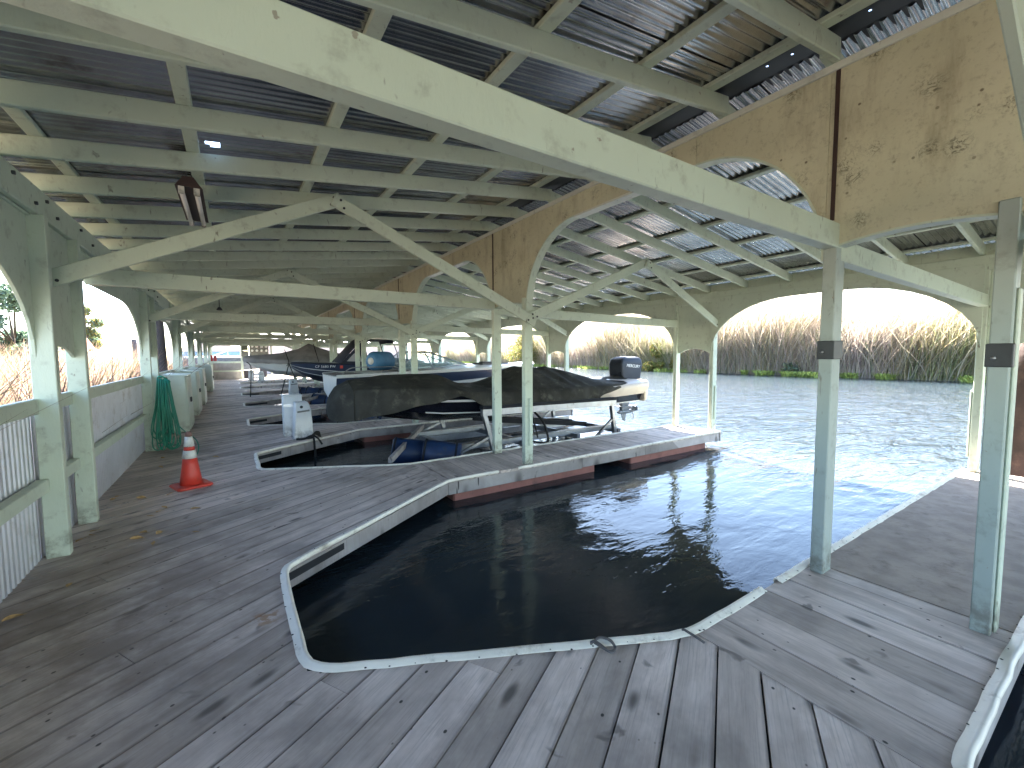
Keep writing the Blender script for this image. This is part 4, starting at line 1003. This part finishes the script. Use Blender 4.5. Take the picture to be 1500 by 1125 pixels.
for y in (0, 1.1):
    b = MB(); b.beam((-1.2, y, .6), (3.4, y+4, 2.6), .08, .1); b.build('side_rail', 'railing_metal', t)
    b = MB(); b.beam((-1.2, y, 1.5), (3.4, y+4, 3.5), .06, .06)
    for i in range(6): b.beam((-1.2+.92*i, y+.8*i, .6+.4*i), (-1.2+.92*i, y+.8*i, 1.5+.4*i), .05, .05, (0, 1, 0))
    b.build('handrail', 'railing_metal', t)
b = MB(); b.beam((-1.2, .55, .56), (3.4, 4.55, 2.56), 1.05, .05); b.build('deck', 'railing_metal', t)
b = MB(); b.box(3.0, 3.5, 3.6, 5.4, 0, 2.5); b.box(-1.5, -1.1, -.1, 1.2, 0, .55); b.build('support', 'wood_pile', t)
t = thing('distant_house', 'low white house with a reddish brown roof behind the reeds on the left', 'house', (-25, 70, -.2))
b = MB(); b.box(-9, 9, 0, 8, 0, 2.9); b.build('wall', 'gelcoat_white', t)
b = MB(); b.prism([(-.8, 2.9), (8.8, 2.9), (4, 4.6)], 0, -9.6, 9.6); b.build('roof', 'roof_tile', t)
for x in (-6, -1, 4):
    b = MB(); b.box(x, x+1.6, -.04, -.002, 1.1, 2.2); b.build('window', 'plate_dark', t)

# ------------------------------------------------------------------ reeds, water plants, shrubs, trees
def blades(name, n, base, hgt, wid, tint, lean, mat='reed_blade', segs=4, seed=1, curl=.5):
    g = np.random.default_rng(seed); x, y, z = base(g, n); h = hgt(g, x, y); w = wid(g, n); lx, ly = lean(g, n, x, y)
    c = tint(g, x, y, n); ang = g.uniform(0, math.pi, n); dx, dy = np.cos(ang)*w/2, np.sin(ang)*w/2
    V = np.zeros((n, (segs+1)*2, 3), np.float32)
    for i in range(segs+1):
        t = i/segs; tz = t-.18*curl*t*t*np.hypot(lx, ly); f = t**(1+curl); tw = (1-t**2.2)*.95+.05
        for s, kk in ((-1, 0), (1, 1)):
            V[:, i*2+kk, 0] = x+lx*h*f+s*dx*tw; V[:, i*2+kk, 1] = y+ly*h*f+s*dy*tw; V[:, i*2+kk, 2] = z+h*tz
    m_ = (segs+1)*2; F = np.array([[i*2, i*2+1, i*2+3, i*2+2] for i in range(segs)], np.int32)
    Q = (F[None]+(np.arange(n)*m_)[:, None, None]).reshape(-1)
    me = bpy.data.meshes.new(name); me.vertices.add(n*m_); me.vertices.foreach_set('co', V.ravel()); me.loops.add(len(Q)); me.loops.foreach_set('vertex_index', Q)
    npoly = n*segs; me.polygons.add(npoly); me.polygons.foreach_set('loop_start', np.arange(npoly, dtype=np.int32)*4)
    me.update(calc_edges=True)
    ca = me.attributes.new('leaf_tint', 'FLOAT_COLOR', 'POINT'); cc = np.ones((n, m_, 4), np.float32); cc[:, :, :3] = c[:, None, :]; ca.data.foreach_set('color', cc.ravel())
    me.materials.append(MAT[mat]); o = bpy.data.objects.new(name, me); COL.objects.link(o); return o
PAL = np.array([(.45, .395, .30), (.47, .38, .32), (.41, .35, .19), (.28, .30, .14), (.42, .335, .305), (.55, .49, .40), (.17, .20, .115), (.42, .325, .19)])
def tint_bank(g, x, y, n):
    s = np.sin(y*.21+1)+.7*np.sin(y*.53+x*.4)+g.normal(0, .7, n)
    idx = np.where(s > 1.0, 3, np.where(s > .45, 2, np.where(s > -.1, 7, np.where(s > -.8, 1, 4))))
    r = g.random(n); idx = np.where(r < .25, 0, np.where(r < .38, 5, np.where(r < .46, 6, idx)))
    return PAL[idx]*g.uniform(.7, 1.15, n)[:, None]
edge = lambda y: np.interp(y, [-60, 0, 30, 70, 130, 260], [41.2, 40.2, 40.7, 45.7, 59, 109])
def base_bank(g, n):
    y = np.concatenate([g.uniform(-12, 45, int(n*.68)), g.uniform(45, 140, n-int(n*.68))]); d = g.random(n)**1.3*7
    return edge(y)+d, y, np.full(n, -.35)
hb = lambda g, x, y: (2.5+.6*np.sin(y*.31)+.5*np.sin(y*.83+x)+.35*np.sin(y*2.1))*g.uniform(.55, 1.3, len(y))*(1+.08*(x-edge(y)))*np.interp(y, [-10, 6, 8, 13, 18, 22, 27, 37, 60, 140], [1.75, 1.75, 1.78, 2.1, 2.25, 2.05, 1.85, 2.2, 2.4, 2.6])
o = blades('reed_bed', 95000, base_bank, hb, lambda g, n: g.uniform(.022, .052, n), tint_bank, lambda g, n, x, y: (g.normal(-.12, .30, n), g.normal(-.28, .38, n)), seed=3)
tag(o, 'tall tan and ochre reeds lining the far river bank', 'reeds', kind='stuff')
# feathery seed heads / dead stalks above the reeds
o = blades('reed_stalks', 1500, base_bank, lambda g, x, y: hb(g, x, y)*1.12+.6, lambda g, n: g.uniform(.02, .045, n), lambda g, x, y, n: np.array([(.24, .19, .14)])*g.uniform(.6, 1.2, n)[:, None], lambda g, n, x, y: (g.normal(0, .08, n), g.normal(-.03, .1, n)), seed=8, curl=.2)
tag(o, 'thin dark dead stalks rising above the far reeds', 'reeds', kind='stuff')
# bright floating water plants along the far bank
def base_hy(g, n):
    y = np.concatenate([g.uniform(6, 22, n//2), g.uniform(22, 120, n-n//2)]); gate = np.sin(y*.45+.5)+.6*np.sin(y*1.3)
    gate = gate+.7*np.sin(y*2.9+1); d = -g.random(n)*np.clip(.7+gate, .0, 2.2); return edge(y)+d+.5, y, np.full(n, WZ)
o = blades('water_plants', 16000, base_hy, lambda g, x, y: g.uniform(.12, .5, len(x)), lambda g, n: g.uniform(.10, .2, n), lambda g, x, y, n: np.array([(.33, .40, .11)])*g.uniform(.55, 1.3, n)[:, None]*np.array([(1, 1, 1)]), lambda g, n, x, y: (g.normal(-.3, .5, n), g.normal(0, .5, n)), 'leaf_green', 2, 5)
tag(o, 'bright green floating water plants along the foot of the far reeds', 'water plants', kind='stuff')
# reeds close behind the railing
def base_l(g, n): return -2.0-g.random(n)**.8*7, np.concatenate([g.uniform(1.5, 14, n//2), g.uniform(14, 38, n-n//2)]), np.full(n, -.25)
def tint_l(g, x, y, n):
    r = g.random(n); idx = np.where(r < .35, 5, np.where(r < .6, 1, np.where(r < .75, 0, np.where(r < .88, 3, 4)))); c = PAL[idx]*g.uniform(.25, .55, n)[:, None]*np.array([1.05, .86, .78]); return c
o = blades('marsh_reeds', 15000, base_l, lambda g, x, y: np.interp(y, [0, 12, 20, 40], [1.9, 2.0, 2.3, 2.2])*g.uniform(.5, 1.15, len(y)), lambda g, n: g.uniform(.012, .03, n), tint_l, lambda g, n, x, y: (g.normal(.18, .3, n), g.normal(-.15, .35, n)), seed=21)
tag(o, 'sunlit tan reeds leaning behind the railing on the left', 'reeds', kind='stuff')

def leaf_crown(name, root, clumps, n, size, cols, seed):
    g = np.random.default_rng(seed); cl = np.array(clumps, float); w = cl[:, 3]**2.2; pick = g.choice(len(cl), n, p=w/w.sum())
    d = g.normal(0, 1, (n, 3)); d /= np.linalg.norm(d, axis=1)[:, None]; rad = cl[pick, 3]*g.random(n)**.4; P3 = cl[pick, :3]+d*rad[:, None]*np.array([1, 1, .85])
    a = g.normal(0, 1, (n, 3)); a /= np.linalg.norm(a, axis=1)[:, None]; b_ = np.cross(a, g.normal(0, 1, (n, 3))); b_ /= np.linalg.norm(b_, axis=1)[:, None]
    s = size*g.uniform(.6, 1.4, n)[:, None]; V = np.stack([P3-a*s, P3+b_*s*.4, P3+a*s, P3-b_*s*.4], 1).astype(np.float32)
    me = bpy.data.meshes.new(name); me.vertices.add(n*4); me.vertices.foreach_set('co', V.ravel()); me.loops.add(n*4); me.loops.foreach_set('vertex_index', np.arange(n*4, dtype=np.int32))
    me.polygons.add(n); me.polygons.foreach_set('loop_start', np.arange(n, dtype=np.int32)*4); me.update(calc_edges=True)
    cs = np.array(cols)[g.integers(0, len(cols), n)]*g.uniform(.7, 1.25, n)[:, None]; cc = np.ones((n, 4, 4), np.float32); cc[:, :, :3] = cs[:, None, :]
    ca = me.attributes.new('leaf_tint', 'FLOAT_COLOR', 'POINT'); ca.data.foreach_set('color', cc.ravel()); me.materials.append(MAT['leaf_green'])
    o = bpy.data.objects.new(name, me); COL.objects.link(o); o.parent = root; return o
def tree(name, loc, h, wdt, cols, label, cat, seed, group=None, n=5000, size=.16, trunk=.3):
    rr = random.Random(seed); t = thing(name, label, cat, loc, rr.uniform(0, 6), group); b = MB(); cl = []
    th = h*trunk; b.tube([(0, 0, -.3), (.05*h*rr.uniform(-1, 1)*.3, 0, th), (.03*h, .02*h, h*.75)], [.035*h, .025*h, .006*h], 8)
    for i in range(int(14)):
        a = rr.uniform(0, 6.28); u = rr.uniform(.15, 1); r = wdt*.5*math.sqrt(rr.random())*(1-.55*u**2); z = th*.7+(h-th*.7)*u
        cl.append((math.cos(a)*r, math.sin(a)*r, z-.08*h, wdt*rr.uniform(.13, .24)))
        b.tube([(0, 0, th*.8+(z-th*.8)*.4), (math.cos(a)*r*.6, math.sin(a)*r*.6, z*.85+th*.1), (math.cos(a)*r, math.sin(a)*r, z)], [.012*h, .008*h, .003*h], 5)
    b.build('trunk', 'bark', t); leaf_crown('crown', t, cl, n, size, cols, seed); return t
g_ = np.random.default_rng(77); yv = np.concatenate([g_.uniform(-6, 40, 120), g_.uniform(40, 120, 60)])
for nm, cols, sel, lab in (('marsh_scrub', [(.36, .30, .22), (.40, .31, .26), (.33, .27, .16)], 0, 'tangled pinkish tan scrub mixed through the far reeds'), ('marsh_scrub', [(.22, .23, .11), (.27, .26, .13), (.17, .20, .12)], 1, 'dull olive green scrub mixed through the far reeds')):
    yy_ = yv[sel::2]; hh = np.interp(yy_, [-10, 8, 13, 18, 27, 37, 60, 140], [3.4, 3.4, 4.3, 4.6, 3.6, 4.6, 5.0, 5.6])
    cl = [(edge(y)+.4+g_.uniform(0, 3), y, h*g_.uniform(.12, .78), g_.uniform(.55, 1.15)) for y, h in zip(yy_, hh) for _ in range(2)]
    tag(leaf_crown(nm, None, cl, 26000, .10, cols, 300+sel), lab, 'scrub', kind='stuff')
G1 = [(.11, .17, .11), (.14, .20, .12), (.09, .14, .12)]; G2 = [(.20, .19, .05), (.26, .20, .06), (.14, .17, .05)]; G3 = [(.10, .14, .09), (.07, .11, .08), (.14, .16, .08)]
grp = 'willow shrubs among the far reeds'
G5 = [(.34, .26, .22), (.40, .31, .25), (.30, .25, .18)]
G4 = [(.13, .13, .07), (.16, .15, .07), (.10, .12, .06)]
SHR = [((44.5, 62, -.3), 5.6, 8, G2, 'broad yellowing willow bush on the far bank behind the white runabout'), ((47.0, 46, -.3), 4.6, 6, G3, 'blue green willow bush on the far bank, left of the outboard motor'), ((41.5, 31, -.3), 3.4, 4.2, G2, 'yellow green willow bush on the far bank beside the end posts of the middle pier'), ((42.5, 17.2, -.3), 2.2, 4, G3, 'low blue green willow bush at the foot of the far reeds, in the widest arch'), ((46, 20.5, -.3), 6.6, 7, G5, 'pinkish brown bush rising behind the far reeds left of the first tall right post'), ((45.5, 13.2, -.3), 6.0, 6, G4, 'olive bush rising behind the far reeds right of the first tall right post'), ((45, 36.5, -.3), 6.6, 8, G5, 'pinkish brown bush behind the far reeds above the outboard motor'), ((43.5, 9.0, -.3), 3.0, 5, G4, 'dull green willow bush at the right end of the far bank')]
for i, (loc, h, w, c, lab) in enumerate(SHR): tree('willow_shrub', loc, h, w, c, lab, 'shrub', 40+i, grp, 5200, .17, .12)
tree('tall_tree', (-19, 66, -.3), 9, 9, G1, 'dark green tree beyond the house, seen at the left edge of the picture', 'tree', 61, None, 15000, .24, .12)
tree('slender_tree', (-19, 92, -.3), 10, 5, G2+G1, 'pale yellow green tree seen between the two nearest left posts', 'tree', 62, None, 8000, .22)
